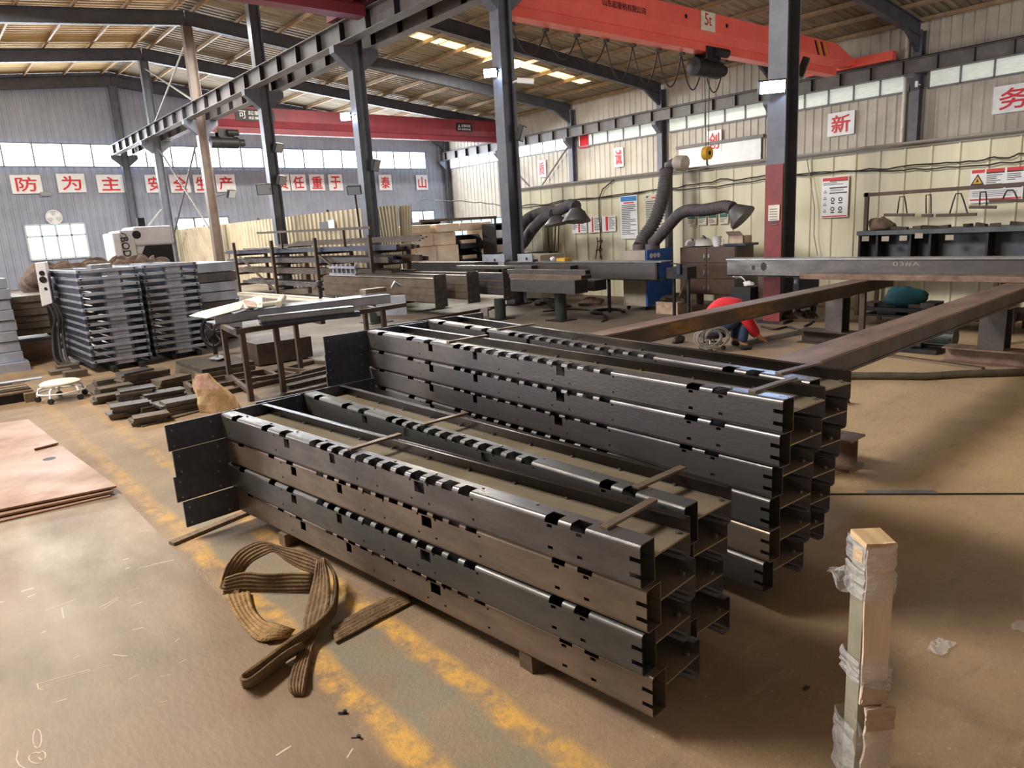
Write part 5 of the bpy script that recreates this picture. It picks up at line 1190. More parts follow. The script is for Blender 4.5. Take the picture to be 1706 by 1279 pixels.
for i in range(13):
    t = pr if i == 0 else dup(pr)
    t.location = (1.75+.004*rnd.uniform(-1, 1)+.0*i, 10.74+rnd.uniform(-.015, .015), .075+i*hp); t.rotation_euler = (0, 0, rnd.uniform(-.012, .012)+.02)
    t['label'] = 'grey steel pallet frame, %s in the stack nearer the tilted panel' % ordl(12-i, 13); t['group'] = 'pallet frames in two stacks'
for i in range(13):
    t = dup(pr); t.location = (2.58+.004*rnd.uniform(-1, 1), 10.92+rnd.uniform(-.02, .02), .075+i*hp+(.0 if i < 12 else 0)); t.rotation_euler = (0, 0, rnd.uniform(-.012, .012)+.03)
    t['label'] = 'grey steel pallet frame, %s in the stack nearer the bar rack' % ordl(12-i, 13)
o = None
for x, l in ((1.95, 'first'), (2.3, 'second')):
    o = MB().box(x, x+.06, 10.6, 12.7, 0, .074).build('bearer_tube', 'darkmetal'); tag(o, 'square bearer tube under the pallet stack by the tilted panel, %s' % l, 'bearer')
for x in (2.8, 3.15):
    o = MB().box(x, x+.06, 10.95, 12.8, 0, .074).build('bearer_tube', 'darkmetal'); tag(o, 'square bearer tube under the pallet stack by the bar rack, %s' % ('first' if x < 3 else 'second'), 'bearer')
p = PZ(150, 447, 1.37); o = MB().box(1.95, 2.2, 10.8, 11.1, 1.365, 1.42).build('grey_block', 'bright'); tag(o, 'small pale steel block on top of the pallet stack', 'block')
a = PY(313, 436, 12.1); b = PY(357, 436, 12.1)
for i in range(8):
    z0 = .02+i*.16; o = MB().box(3.42, 4.35, 12.35-.01*i, 14.2, z0, z0+.152).build('stacked_beam', 'pallet_steel' if i % 3 else 'steel_grey', bevel=.006); tag(o, 'grey box beam, %s in the block beside pallet stacks' % ordl(7-i, 8), 'steel beam', 'box beams beside the pallets')
# grey stack by the frame edge
for i in range(8):
    z0 = .12+i*.148; o = MB().box(-1.6, 1.16-.01*(i % 3), 12.25+.02*(i % 2), 14.4, z0, z0+.14).build('stacked_beam', 'pallet_steel', bevel=.006); tag(o, 'wide grey beam, %s in the stack at the tilted white panel' % ordl(7-i, 8), 'steel beam', 'wide beams by the tilted panel')
o = MB().box(-1.6, 1.2, 12.1, 14.4, 0, .118).build('base_block', 'pallet_steel'); tag(o, 'pale grey base block under the wide beam stack', 'block')
for i, (x0, x1, z0, z1, m) in enumerate(((-1.2, .75, 1.31, 1.4, 'scrap'), (-1.2, .45, 1.402, 1.5, 'pallet_steel'), (-1.2, .3, 1.502, 1.62, 'steel_blue'))):
    o = MB().box(x0, x1, 12.6, 13.4, z0, z1).build('top_profile', m); tag(o, ['brown scrap layer on the wide beam stack', 'row of open tube ends on the wide beam stack', 'dark steel profile topmost on the wide beam stack'][i], 'profile')
    if i == 1:
        for k in range(5): MB().box(.42-.12*k-.1, .42-.12*k-.02, 12.594, 12.6, z0+.015, z1-.015).build('open_end', 'black', o)
for i in range(7):
    z0 = .3+i*.1 if i else .0
    o = MB().box(1.22, 1.72, 13.0+.02*(i % 2), 14.2, z0, (z0+.092) if i else .29).build('brown_profile', 'offcut' if i else 'steel_rust'); tag(o, 'brown steel profile, %s in the pile behind cables' % ordl(6-i, 7), 'profile', 'brown profiles behind cables')
# tilted panel box with cables
c = [PA(u, v, (1.47, 12.0)) for u, v in ((58, 438), (75, 436), (88, 505), (70, 511))]
t = thing('control_box', 'tilted white control panel with round holes and hanging cables', 'control box', (1.5, 12.1, 0), kind='thing')
n_ = V((.1, .5, 0)); MB().hexa([c[3], c[2], c[2]+n_, c[3]+n_, c[0], c[1], c[1]+n_, c[0]+n_]).build('box', 'white', t, bevel=.01)
hl = MB()
for f_, g_, r in ((.5, .25, .035), (.5, .4, .045), (.6, .62, .02)):
    q = c[0].lerp(c[1], f_).lerp(c[3].lerp(c[2], f_), g_); hl.cyl(q-n_*.012, q+n_*.01, r, 14)
hl.build('hole', 'black', t); MB().bar((1.62, 12.45, 0), (1.62, 12.45, 1.0), .07, .07, up=(1, 0, 0)).build('post', 'darkmetal', t)
for k, (dx, s) in enumerate(((0, 1), (.05, .8), (.09, 1.1))):
    q = c[3].lerp(c[2], .6); hose([q+V((dx, 0, 0)), q+V((dx+.04, -.03, -.2)), V((1.53+dx*1.4, 12.0, .45)), V((1.49+dx*1.6, 11.9, .12)), V((1.58+dx, 11.83, .03)), V((1.75+dx, 11.8, .025))], .022, .2).build('cable', 'cable', t, smooth=60)
# brown sacking heap behind the pallets
hp_ = thing('sacking_heap', 'lumpy brown sacking draped over a bench behind the pallet stacks', 'sacking', (2.4, 14.4, 0))
MB().box(1.75, 3.9, 14.35, 15.5, .92, 1.0).build('bench_top', 'darkmetal', hp_)
for x in (1.8, 3.85):
    for y in (14.4, 15.45): MB().bar((x, y, 0), (x, y, .92), .08, .08, up=(1, 0, 0)).build('leg', 'darkmetal', hp_)
mb = MB()
for i, (x, y, r, h) in enumerate(((1.95, 14.7, .4, .36), (2.3, 14.6, .45, .34), (2.7, 14.8, .42, .36), (3.1, 14.7, .35, .36), (3.45, 14.75, .35, .38), (3.75, 14.8, .28, .32))): mb.lump((x, y, 1.12), (r, .42, h*.86), i+20, .2, 26, 16)
mb.build('sacking', 'burlap', hp_, smooth=70)
MB().box(1.75, 2.1, 14.3, 14.34, .5, 1.0).build('hanging_flap', 'burlap', hp_)
# laser cutter
yl = 20.0
lc = thing('laser_cutter', 'white laser cutting machine with upright black lettering and dark window', 'machine', (5.0, yl+.6, 0), kind='thing')
a, b = PY(189, 386, yl), PY(218, 384, yl); e = PY(287, 380, yl); zt_ = a.z+.02
MB().box(PY(183, 386, yl).x, PY(197, 386, yl).x, yl-.15, yl+.9, 0, zt_-.05).build('side_post', 'white', lc, bevel=.03)
MB().box(PY(198.5, 386, yl).x, PY(222, 384, yl).x, yl, yl+1.2, 0, zt_).build('front_column', 'white', lc, bevel=.02)
wx0, wx1 = PY(221, 384, yl).x, e.x
zw = PY(250, 408, yl).z
MB().box(wx0, wx1, yl, yl+1.2, zw, zt_+.08).build('upper_cover', 'white', lc, bevel=.06)
MB().box(wx0, wx1, yl+.1, yl+1.2, .1, zw-.005).build('lower_cabinet', 'white', lc)
MB().prism([(wx0+.25, yl+.08, zw-.01), (wx1-.05, yl+.08, zw-.01), (wx1-.05, yl+.08, .95), (wx0+.1, yl+.08, .95), (wx0+.1, yl+.08, zw-.3)], (0, .02, 0)).build('window', 'black', lc)
c = PY(226, 391, yl); MB().cyl((c.x+.02, yl-.01, c.z), (c.x+.02, yl+.0, c.z), .1, 20).build('round_badge', 'black', lc)
c = PY(212.5, 423, yl); text_mb('BODOR', 1, (c.x, yl-.006, c.z), (.04, 0, -1), (1, 0, .04), fit=(.82, .17), bold=.012).build('lettering', 'blacktext', lc)
c = PY(206, 394, yl); MB().tube([(c.x-.05, yl-.008, c.z+.09), (c.x+.04, yl-.008, c.z+.05), (c.x+.07, yl-.008, c.z-.02), (c.x+.02, yl-.008, c.z-.09), (c.x-.03, yl-.008, c.z-.02)], .014, 6).build('emblem', 'greytext', lc)
c = PY(243, 378, yl); MB().box(c.x-.09, c.x+.07, yl+.3, yl+.5, zt_+.06, zt_+.3).build('signal_unit', 'black', lc); MB().cyl((c.x+.15, yl+.4, zt_+.1), (c.x+.55, yl+.4, zt_+.5), .02, 8).build('feed_rod', 'white', lc)
# wheel on the pallets, crates beneath the table
c = PZ(358, 578); t = thing('hose_reel', 'dark hose reel wheel at the foot of the pallet stack', 'reel', (3.35, 10.6, 0))
c = V((3.28, 10.55, .36)); MB().tube([c+V((.16*math.cos(k)*.7, -.16*math.cos(k)*.7, .2*math.sin(k))) for k in [i*math.pi/10 for i in range(21)]], .03, 8, cap=False).build('rim', 'darkmetal', t, smooth=60)
MB().cyl(c-V((.05, .05, 0)), c+V((.05, .05, 0)), .05).build('hub', 'darkmetal', t)
for k in range(4): a_ = k*math.pi/4; MB().bar(c-V((.11*math.cos(a_), -.11*math.cos(a_), .19*math.sin(a_))), c+V((.11*math.cos(a_), -.11*math.cos(a_), .19*math.sin(a_))), .02, .02).build('spoke', 'darkmetal', t)
MB().bar((c.x, c.y, 0), (c.x, c.y, .3), .05, .05, up=(1, 0, 0)).build('stand', 'darkmetal', t)
p = PZ(400, 560); o = MB().box(3.35, 4.1, 9.1, 9.6, .02, .3).build('dark_crate', 'beam_side'); tag(o, 'dark steel crate on the floor beneath the work table', 'crate')
# ---------------------------------------------------------------- plate piles on a base sheet
bs = [PZ(u, v) for u, v in ((137, 646), (237, 712), (345, 683), (300, 632), (210, 622))]
o = MB().prism([p+V((0, 0, .001)) for p in bs], (0, 0, .014)).build('base_sheet', 'offcut'); tag(o, 'dirty thin steel sheet on the floor under the plate piles', 'sheet')
piles = [(195, 655, .34, .2, 4, 8), (225, 640, .36, .22, 7, 8), (180, 640, .26, .16, 3, 5), (230, 668, .34, .24, 6, -6), (218, 690, .34, .2, 5, -8), (275, 665, .4, .2, 4, 4), (262, 684, .36, .2, 3, 2), (248, 702, .3, .18, 3, -4), (305, 683, .4, .22, 5, 6), (175, 668, .22, .16, 3, 0), (285, 645, .36, .22, 5, 10), (258, 632, .34, .24, 5, 3)]
where = ['beside the stool edge', 'below the pallet stack', 'at the far corner of base sheet', 'in the middle of base sheet', 'in the second row from the sheet tip', 'beside the paper bag', 'between middle and bag', 'at the near tip of base sheet', 'closest to the paper bag', 'at the long open edge', 'beside the rusty tray stack', 'at the foot of pallet bearers']
rnd = random.Random(8)
for i, (u, v, w_, d_, n, an) in enumerate(piles):
    p = PZ(u, v, .015)
    for k in range(n):
        c_ = math.cos(math.radians(an+rnd.uniform(-7, 7))); s_ = math.sin(math.radians(an+rnd.uniform(-7, 7))); h_ = .022
        z = .016+k*(h_+.002); q = V((p.x+rnd.uniform(-.03, .03), p.y+rnd.uniform(-.03, .03), z+h_/2)); d = V((c_, s_, 0)).normalized()
        o = MB().bar(q-d*w_/2, q+d*w_/2, d_, h_).build('cut_plate', 'offcut' if rnd.random() > .3 else 'steel_grey'); tag(o, 'cut plate, %s of pile %s' % (ordl(n-1-k, n), where[i]), 'plate', 'cut plates on the base sheet')
# rusty tray stack and frames
for k in range(4):
    z = k*.045; o = MB().box(2.45+.01*k, 3.1, 8.55+.02*(k % 2), 9.6, z+.001, z+.043).build('steel_tray', 'offcut' if k < 3 else 'scrap'); tag(o, 'brown steel tray, %s in the stack beneath the work table' % ordl(3-k, 4), 'tray', 'trays beneath the table')
o = MB().lump((2.85, 9.1, .2), (.08, .12, .03), 5, .4).build('scrap_bits', 'bright'); tag(o, 'small bright scrap bits on the topmost brown tray', 'scrap')
def frame(p0, w_, d_, lab, an=0.1, h=.05, m='brownleg'):
    t = thing('angle_iron_grid', lab, 'frame', p0); t.rotation_euler = (0, 0, an)
    for a_, b_ in (((0, 0), (w_, 0)), ((0, d_), (w_, d_)), ((0, 0), (0, d_)), ((w_, 0), (w_, d_)), ((w_/2, 0), (w_/2, d_))): MB().bar((*a_, h/2), (*b_, h/2), h, h).build('bar', m, t, world=False)
    return t
frame((2.3, 7.75, .001), 1.1, .5, 'flat brown steel frame on the floor between the table legs', .15); frame((2.2, 8.0, .055), .9, .45, 'second brown steel frame stacked on the flat one', -.1, .045)
frame((3.1, 7.9, .001), 1.0, .5, 'brown steel frame on the floor behind the table foot rail', .3)
floor_bar('long_bar', 'long brown bar lying on floor from table foot toward the tall pile', 'bar', (480, 648), (640, 610), .05, .04, 'brownleg'); floor_bar('long_bar', 'second brown bar lying on floor nearer the low pile', 'bar', (470, 660), (560, 640), .06, .03, 'strap_steel')
floor_bar('flat_bar', 'short flat bar on floor below the paper bag', 'bar', (300, 605), (350, 634), .06, .03, 'offcut')
# wheeled stool frame and timber pallet by the frame edge
t = thing('wheeled_stool', 'low worn white stool with round seat and castor frame', 'stool', (1.12, 9.3, 0))
c = PZ(100, 636, .2); sr = .2
MB().tube([c-V((0, 0, .02)), c-V((0, 0, .018)), c, c+V((0, 0, .015)), c+V((0, 0, .02))], [.19, .2, .2, .17, .01], 22).build('seat', 'paper', t, smooth=50)
for k in range(5):
    a_ = k*2*math.pi/5+.3; e1_ = c+V((.22*math.cos(a_), .22*math.sin(a_), -.06)); e2_ = V((c.x+.24*math.cos(a_), c.y+.24*math.sin(a_), .06))
    MB().tube([c+V((.1*math.cos(a_), .1*math.sin(a_), -.02)), e1_, e2_], .012, 8).build('leg', 'white', t, smooth=60); MB().cyl(e2_+V((-.01, -.012, -.03)), e2_+V((.01, .012, -.03)), .03, 10).build('castor', 'darkmetal', t)
MB().tube([V((c.x+.235*math.cos(a_), c.y+.235*math.sin(a_), .1)) for a_ in [i*math.pi/10 for i in range(21)]], .01, 6, cap=False).build('ring', 'white', t, smooth=60)
t = thing('timber_pallet', 'low dark pallet with loose boards beside the stool', 'pallet', (.4, 9.7, 0), kind='thing')
MB().box(-.6, .9, 9.5, 9.58, .0, .1).build('skid', 'plate_edge', t); MB().box(-.6, .9, 10.2, 10.28, 0, .1).build('skid', 'plate_edge', t)
for k in range(5): MB().box(-.6, .92, 9.48+k*.17, 9.6+k*.17, .1, .118).build('deck_board', 'wood', t)
rnd = random.Random(4)
for k in range(8):
    x = -.2+k*.14; y = 9.6+rnd.uniform(0, .4); an = rnd.uniform(-.5, .9); L = rnd.uniform(.3, .6); d = V((math.cos(an), math.sin(an), 0)); q = V((x, y, .119+k*.014+.007))
    o = MB().bar(q-d*L/2, q+d*L/2, rnd.uniform(.08, .16), .012).build('loose_board', rnd.choice(['paper', 'pallet_steel', 'offcut', 'wood'])); tag(o, 'thin loose board on the low dark pallet by the stool', 'board', 'loose boards on the low pallet')
o = MB().box(.82, .93, 9.38, 9.47, 0, .1).build('wood_block', 'wood'); tag(o, 'small wooden block at the pallet corner by the stool', 'block')
# black wall of rack ends beyond: net of cut strips next to grey base
p = PZ(105, 605); o = None
for i, (u, v) in enumerate(((100, 622), (112, 616), (125, 628))):
    q = PZ(u, v); o = MB().box(q.x-.12, q.x+.14, q.y-.1, q.y+.1, .001, .05+.02*i).build('scrap_plate', 'offcut'); tag(o, 'rusty scrap plate on the floor by the pallet stack, %s' % ['nearest the cables', 'middle', 'nearest the stool'][i], 'plate')
# ================================================================ foreground floor: sheets, plates, sling, wrapped post, bag
fs = MB().box(-4.5, .862, .2, 5.3, .001, .006).build('floor_sheet', 'sheet'); tag(fs, 'large worn steel floor sheet with scratches in front of the plate stack', 'floor sheet')
sc = MB(); rnd = random.Random(6)
def scratch(pts, w=.004):
    P = [PZ(u, v, .0066) for u, v in pts]
    for i in range(len(P)-1):
        d = (P[i+1]-P[i]).normalized(); n = V((-d.y, d.x, 0))*w/2; sc.quad(P[i]-n, P[i+1]-n, P[i+1]+n, P[i]+n)
def loop(cx, cy, rx, ry, a0, a1, n=14, tilt=0): return [(cx+rx*math.cos(a0+(a1-a0)*k/n)+tilt*math.sin(a0+(a1-a0)*k/n), cy+ry*math.sin(a0+(a1-a0)*k/n)) for k in range(n+1)]
scratch(loop(62, 1230, 7, 16, 2.5, 8.6)); scratch(loop(62, 1262, 14, 9, 1.2, 5.2)); scratch([(30, 1250), (27, 1264), (32, 1274), (42, 1280)]); scratch(loop(70, 1258, 6, 7, 3.5, 9)); 
scratch([(75, 1017), (100, 1008), (127, 997)]); scratch([(103, 1012), (106, 1030)]); scratch([(165, 1012), (198, 994)]); scratch([(170, 1015), (196, 998)], .003)
scratch([(35, 985), (56, 979)], .012); scratch([(46, 994), (60, 989)], .008); scratch([(0, 1003), (8, 1001)], .008); scratch([(205, 932), (215, 930)], .008); scratch([(209, 947), (216, 945)], .01)
scratch([(60, 1140), (100, 1128), (150, 1115)], .004); scratch([(66, 1146), (110, 1130), (185, 1107)], .003); scratch([(62, 1138), (64, 1147), (72, 1148)], .004)
scratch([(255, 940), (290, 932)], .008); scratch([(240, 945), (262, 938)], .005); scratch([(460, 1258), (485, 1242)], .008); scratch([(578, 1262), (588, 1246)], .006); scratch([(188, 1090), (205, 1092), (212, 1092)], .005)
for k in range(14):
    u, v = rnd.uniform(5, 330), rnd.uniform(880, 1240); scratch([(u, v), (u+rnd.uniform(6, 22), v-rnd.uniform(2, 9))], rnd.uniform(.002, .006))
sc.build('scratches', 'scratch', fs)
# three stacked plates
zt = [.058, .037, .016]
outl = [((-120, 722), (47, 698), (97, 737), (56, 747), (60, 753), (101, 741), (194, 809), (-120, 872)), ((-120, 725), (49, 700), (188, 812), (-120, 878)), ((-120, 727), (49, 702), (183, 815), (-120, 884))]
for i in range(3):
    P = [PZ(u, v, zt[0]) for u, v in outl[i]]; z = zt[i]
    mb = MB(); mb.prism([V((p.x, p.y, z-.013)) for p in P], (0, 0, .013)); o = mb.build('steel_plate', 'plate_rusty'); tag(o, 'large pinkish steel plate, %s of the three stacked on the floor sheet' % ['topmost, with a notch', 'middle', 'lowest'][i], 'plate', None)
    if i == 0:
        p = PZ(82, 764, zt[0]+.0006); MB().quad(*[p+V((.045*math.cos(k*math.pi/8), .05*math.sin(k*math.pi/8), 0)) for k in range(16)]).build('round_hole', 'black', o)
for i, (u, v) in enumerate(((20, 850), (150, 822))):
    p = PZ(u, v, 0); q = V((p.x-.1, p.y+.35, 0))
# plank and bolts
floor_bar('wood_strip', 'thin brown wooden strip on the floor under the base plates', 'strip', (286, 908), (425, 850), .05, .018, 'wood')
for i, (u, v) in enumerate(((575, 1188), (598, 1230))):
    p = PZ(u, v); t = MB(); t.cyl(p+V((0, 0, .0)), p+V((0, 0, .012)), .007, 6); t.cyl(p+V((-.006, 0, .006)), p+V((-.02, .012, .006)), .0035, 6); o = t.build('loose_bolt', 'darkmetal'); tag(o, ['tiny dark bolt on the floor by the sling end', 'tiny dark bolt on the floor by the sheet edge'][i], 'bolt')
# ---------------------------------------------------------------- webbing sling
def Z1(x, y): return x/2.6656, 850+y/2.6656
sl = thing('webbing_sling', 'worn brown lifting sling lying in loops beside the low pile', 'sling', PZ(470, 1000))
def ribbon(name, rows, m='sling', th=.009, sub=3):
    pts = [[PZ(*Z1(a[0], a[1]), a[2]), PZ(*Z1(b[0], b[1]), b[2])] for a, b in rows]; out = []
    n = len(pts)
    for i in range(n-1):
        for k in range(sub):
            t = k/sub; row = []
            for e in range(2):
                a, b, c, d = pts[max(i-1, 0)][e], pts[i][e], pts[i+1][e], pts[min(i+2, n-1)][e]
                row.append(.5*((2*b)+(c-a)*t+(2*a-5*b+4*c-d)*t*t+(3*b-a-3*c+d)*t**3))
            out.append(row)
    out.append(pts[-1])
    rows2 = []
    for a, b in out:
        r = []
        for k in range(11):
            q = a.lerp(b, k/10); r.append(q)
        rows2.append(r)
    mb = MB().strip(rows2)
    # ribs of the weave: every second thread line lifted a little
    c = 11
    nv = []
    for i in range(len(rows2)):
        j0 = max(0, i-1); j1 = min(len(rows2)-1, i+1); t = rows2[j1][5]-rows2[j0][5]; w = rows2[i][10]-rows2[i][0]; n_ = t.cross(w)
        if n_.length > 0: n_.normalize()
        for k in range(c): nv.append(rows2[i][k]+n_*(.0036 if k % 2 else -.002))
    mb.v = nv
    o = mb.build(name, m, sl, solid=th, smooth=30); return o
ribbon('arched_loop', [((978, 345, .0), (1060, 372, .01)), ((990, 290, .05), (1075, 300, .03)), ((1012, 235, .11), (1090, 262, .07)), ((1060, 178, .16), (1125, 225, .12)), ((1120, 145, .19), (1190, 190, .16)), ((1170, 137, .20), (1222, 185, .17)), ((1240, 158, .19), (1275, 225, .14)), ((1330, 176, .18), (1340, 262, .11)), ((1405, 203, .17), (1395, 280, .1)), ((1432, 222, .15), (1420, 300, .08))])
ribbon('lower_band', [((1000, 300, .07), (990, 372, .0)), ((1085, 275, .09), (1060, 365, .0)), ((1180, 283, .09), (1170, 362, .0)), ((1290, 278, .09), (1290, 366, .0)), ((1392, 280, .1), (1385, 360, .01))])
ribbon('falling_band', [((1408, 222, .17), (1438, 212, .17)), ((1395, 300, .12), (1462, 300, .13)), ((1372, 390, .07), (1466, 395, .09)), ((1350, 480, .04), (1446, 480, .06)), ((1345, 560, .025), (1415, 560, .03)), ((1322, 640, .02), (1392, 610, .02)), ((1290, 735, .02), (1368, 705, .02)), ((1283, 790, .03), (1355, 780, .03)), ((1308, 822, .01), (1345, 822, .01))])
ribbon('edge_loop', [((1436, 215, .17), (1450, 222, .11)), ((1476, 265, .13), (1492, 300, .06)), ((1486, 340, .1), (1498, 370, .04)), ((1470, 420, .08), (1482, 470, .02)), ((1410, 490, .08), (1425, 530, .02)), ((1300, 560, .075), (1330, 620, .015)), ((1180, 650, .07), (1215, 705, .01)), ((1090, 715, .07), (1120, 770, .005)), ((1070, 738, .07), (1082, 790, .0)), ((1080, 752, .068), (1105, 786, .0)), ((1120, 742, .07), (1150, 765, .004)), ((1250, 640, .07), (1280, 660, .01)), ((1340, 585, .07), (1370, 615, .01))])
ribbon('sandy_tail', [((1000, 378, .012), (1110, 362, .012)), ((1030, 440, .012), (1130, 440, .012)), ((1075, 510, .012), (1175, 490, .014)), ((1140, 575, .014), (1215, 500, .03)), ((1210, 575, .02), (1265, 515, .035)), ((1285, 560, .014), (1310, 530, .02))], 'sand')
ribbon('far_tail', [((1470, 520, .012), (1490, 585, .012)), ((1560, 470, .012), (1570, 545, .012)), ((1640, 425, .012), (1650, 500, .012)), ((1730, 385, .012), (1745, 450, .012)), ((1810, 350, .012), (1830, 405, .012))])
# ---------------------------------------------------------------- wrapped post
r_ = sight(1447, 1000); hd_ = V((r_.x, r_.y, 0)); hd_ = hd_/(hd_.x*FW.x+hd_.y*FW.y); px_ = hd_*1.70
ztop = PA(1447, 893, px_).z; an = math.radians(-38); wp = .068
ps = thing('wrapped_post', 'square post wrapped in worn cardboard and clear stretch film, standing alone', 'post', (px_.x, px_.y, 0), an, kind='thing')
h_ = wp/2
MB().box(-h_, h_, -h_, h_, 0, ztop-.012).build('core', 'postpaint', ps, world=False, bevel=.002)
def zof(v): return PA(1447, v, px_).z
def wavy(y, x0, x1, z0, z1, seed, th=.006, amp=.003, m='card'):
    rnd = random.Random(seed); rows = []; n = 9
    for i in range(n+1):
        z = z0+(z1-z0)*i/n; ex = rnd.uniform(-amp, amp)*1.2
        rows.append([(x0+(x1-x0)*k/5+(ex if k in (0, 5) else 0), y-abs(rnd.uniform(0, amp)), z) for k in range(6)])
    return MB().strip(rows)
wavy(-h_-.005, -h_+.002, h_+.004, zof(1157), ztop, 1).build('cardboard_sleeve', 'card', ps, world=False, solid=.006)
wavy(-h_-.010, -h_+.004, h_+.006, zof(1157), zof(1120), 2, amp=.002).build('worn_edge', 'card_dark', ps, world=False, solid=.006)
wavy(-h_-.014, -h_+.010, h_+.024, 0.002, zof(1160), 3, amp=.005).build('cardboard_sleeve', 'card', ps, world=False, solid=.008)
wavy(-h_-.022, -h_+.012, h_+.024, zof(1196), zof(1160), 5, amp=.003).build('worn_edge', 'card_dark', ps, world=False, solid=.005)
MB().quad((h_+.006, -h_-.004, zof(1157)), (h_+.006, h_, zof(1157)), (h_+.006, h_, ztop-.002), (h_+.006, -h_-.004, ztop-.002)).build('cardboard_side', 'card', ps, world=False, solid=.006)
MB().hexa([(-h_-.006, -h_-.012, ztop-.011), (h_+.010, -h_-.012, ztop-.011), (h_+.010, h_+.004, ztop-.011), (-h_-.006, h_+.004, ztop-.011), (-h_-.004, -h_-.010, ztop+.002), (h_+.008, -h_-.010, ztop-.002), (h_+.008, h_+.004, ztop+.006), (-h_-.004, h_+.004, ztop+.008)]).build('cardboard_cap', 'card_end', ps, world=False)
MB().quad((-h_-.002, h_-.01, zof(935)), (-h_-.002, -h_+.012, zof(930)), (-h_-.002, -h_+.012, zof(908)), (-h_-.002, h_-.012, zof(912))).build('label_patch', 'yellow', ps, world=False)
def film(z0, z1, seed, g=.009, cr=.004, slope=0.0):
    rnd = random.Random(seed); ring = [(-1, -1), (-.33, -1.12), (.33, -1.12), (1, -1), (1.12, 0), (1, 1), (0, 1.1), (-1, 1), (-1.1, .33), (-1.1, -.33), (-1, -1)]; rows = []
    for i in range(9):
        z = z0+(z1-z0)*i/8; r = [(a*(h_+g)+rnd.uniform(-cr, cr), b*(h_+g+.006)+rnd.uniform(-cr, cr), z+slope*a+rnd.uniform(-cr, cr)) for a, b in ring[:-1]]; r.append(r[0]); rows.append(r)
    return MB().strip(rows)
film(zof(985), zof(938), 1).build('film_band', 'film', ps, world=False); film(zof(1128), zof(1092), 2, .010, slope=-.01).build('film_band', 'film', ps, world=False); film(.02, zof(1195), 3, .017, .004).build('film_band', 'film', ps, world=False); film(zof(935), zof(895), 4, .008, .002).build('film_band', 'film', ps, world=False)
rnd = random.Random(9); tl_ = [(1418, 945), (1405, 942), (1393, 945), (1386, 944), (1379, 944)]; bl_ = [(1420, 978), (1408, 985), (1396, 984), (1391, 960), (1380, 950)]
rows = []
for (a, b) in zip(tl_, bl_):
    A_, B_ = PA(*a, px_), PA(*b, px_); rows.append([A_.lerp(B_, k/6)+V((rnd.uniform(-.008, .008), rnd.uniform(-.008, .008), rnd.uniform(-.004, .004))) for k in range(7)])
MB().strip(rows).build('film_tail', 'film', ps)
rows = []
for (a, b) in zip(((1418, 1170), (1425, 1190), (1436, 1215)), ((1415, 1180), (1428, 1208), (1432, 1230))):
    A_, B_ = PA(*a, px_*.975), PA(*b, px_*.975); rows.append([A_.lerp(B_, k/3)+V((rnd.uniform(-.003, .003), rnd.uniform(-.003, .003), 0)) for k in range(4)])
MB().strip(rows).build('film_tail', 'film', ps)
# crumpled film and scraps on the floor
def crumple(u, v, r, lab, m='film', seed=1, name='film_scrap'):
    p = PZ(u, v); rnd = random.Random(seed); rows = []
    for i in range(7):
        rows.append([p+V((r*(i-3)/3*.9+rnd.uniform(-.3, .3)*r*.4, r*.5*(k-2)/2+rnd.uniform(-.3, .3)*r*.3, abs(rnd.uniform(.02, .35))*r*.5+.003)) for k in range(5)])
    o = MB().strip(rows).build(name, m); tag(o, lab, 'scrap'); return o
crumple(1566, 1080, .06, 'crumpled clear film scrap on the floor to one side of the wrapped post'); crumple(1702, 1045, .05, 'small film scrap on the floor far beyond the wrapped post', seed=2)
crumple(1343, 1147, .014, 'tiny dark scrap on the floor between low pile and wrapped post', 'darkmetal', 3, 'metal_scrap')
o = MB().lump(PZ(1130, 571)+V((0, 0, .04)), (.1, .06, .06), 4, .3).build('brown_scrap', 'scrap', smooth=60); tag(o, 'dark brown scrap on the floor near the crouching person', 'scrap')
# ---------------------------------------------------------------- torn paper bag
bg_ = thing('paper_bag', 'torn brown paper bag standing behind the base plates of low pile', 'paper bag', (2.1, 7.03, 0))
rnd = random.Random(12); rows = []
for z, rx, ry, ox in ((0, .17, .13, .05), (.08, .165, .13, .04), (.16, .145, .12, .02), (.23, .12, .11, -.02), (.29, .09, .09, -.055), (.34, .062, .06, -.085)):
    rr = [(2.1+.767*(ox+rx*math.cos(a)*(1+rnd.uniform(-.09, .09)))-.64*ry*math.sin(a), 7.03-.641*(ox+rx*math.cos(a))+.767*ry*math.sin(a), z+rnd.uniform(-.012, .012)+(.05 if z > .3 and math.cos(a) > -.2 else 0)) for a in [k*math.pi/8 for k in range(16)]]; rr.append(rr[0]); rows.append(rr)
MB().strip(rows).build('sack', 'paperbag', bg_, solid=.004)
rows = []
for z, rx, ox in ((.25, .11, -.06), (.31, .085, -.08), (.37, .055, -.09), (.40, .03, -.085)):
    rows.append([(2.1-.02+.767*(ox+rx*math.cos(a))-.64*.07*math.sin(a), 7.03-.03-.641*(ox+rx*math.cos(a))+.767*.07*math.sin(a)-.05, z+rnd.uniform(-.01, .01)) for a in [math.pi+k*math.pi/8 for k in range(9)]])
MB().strip(rows).build('torn_flap', 'bagtop', bg_, solid=.004)
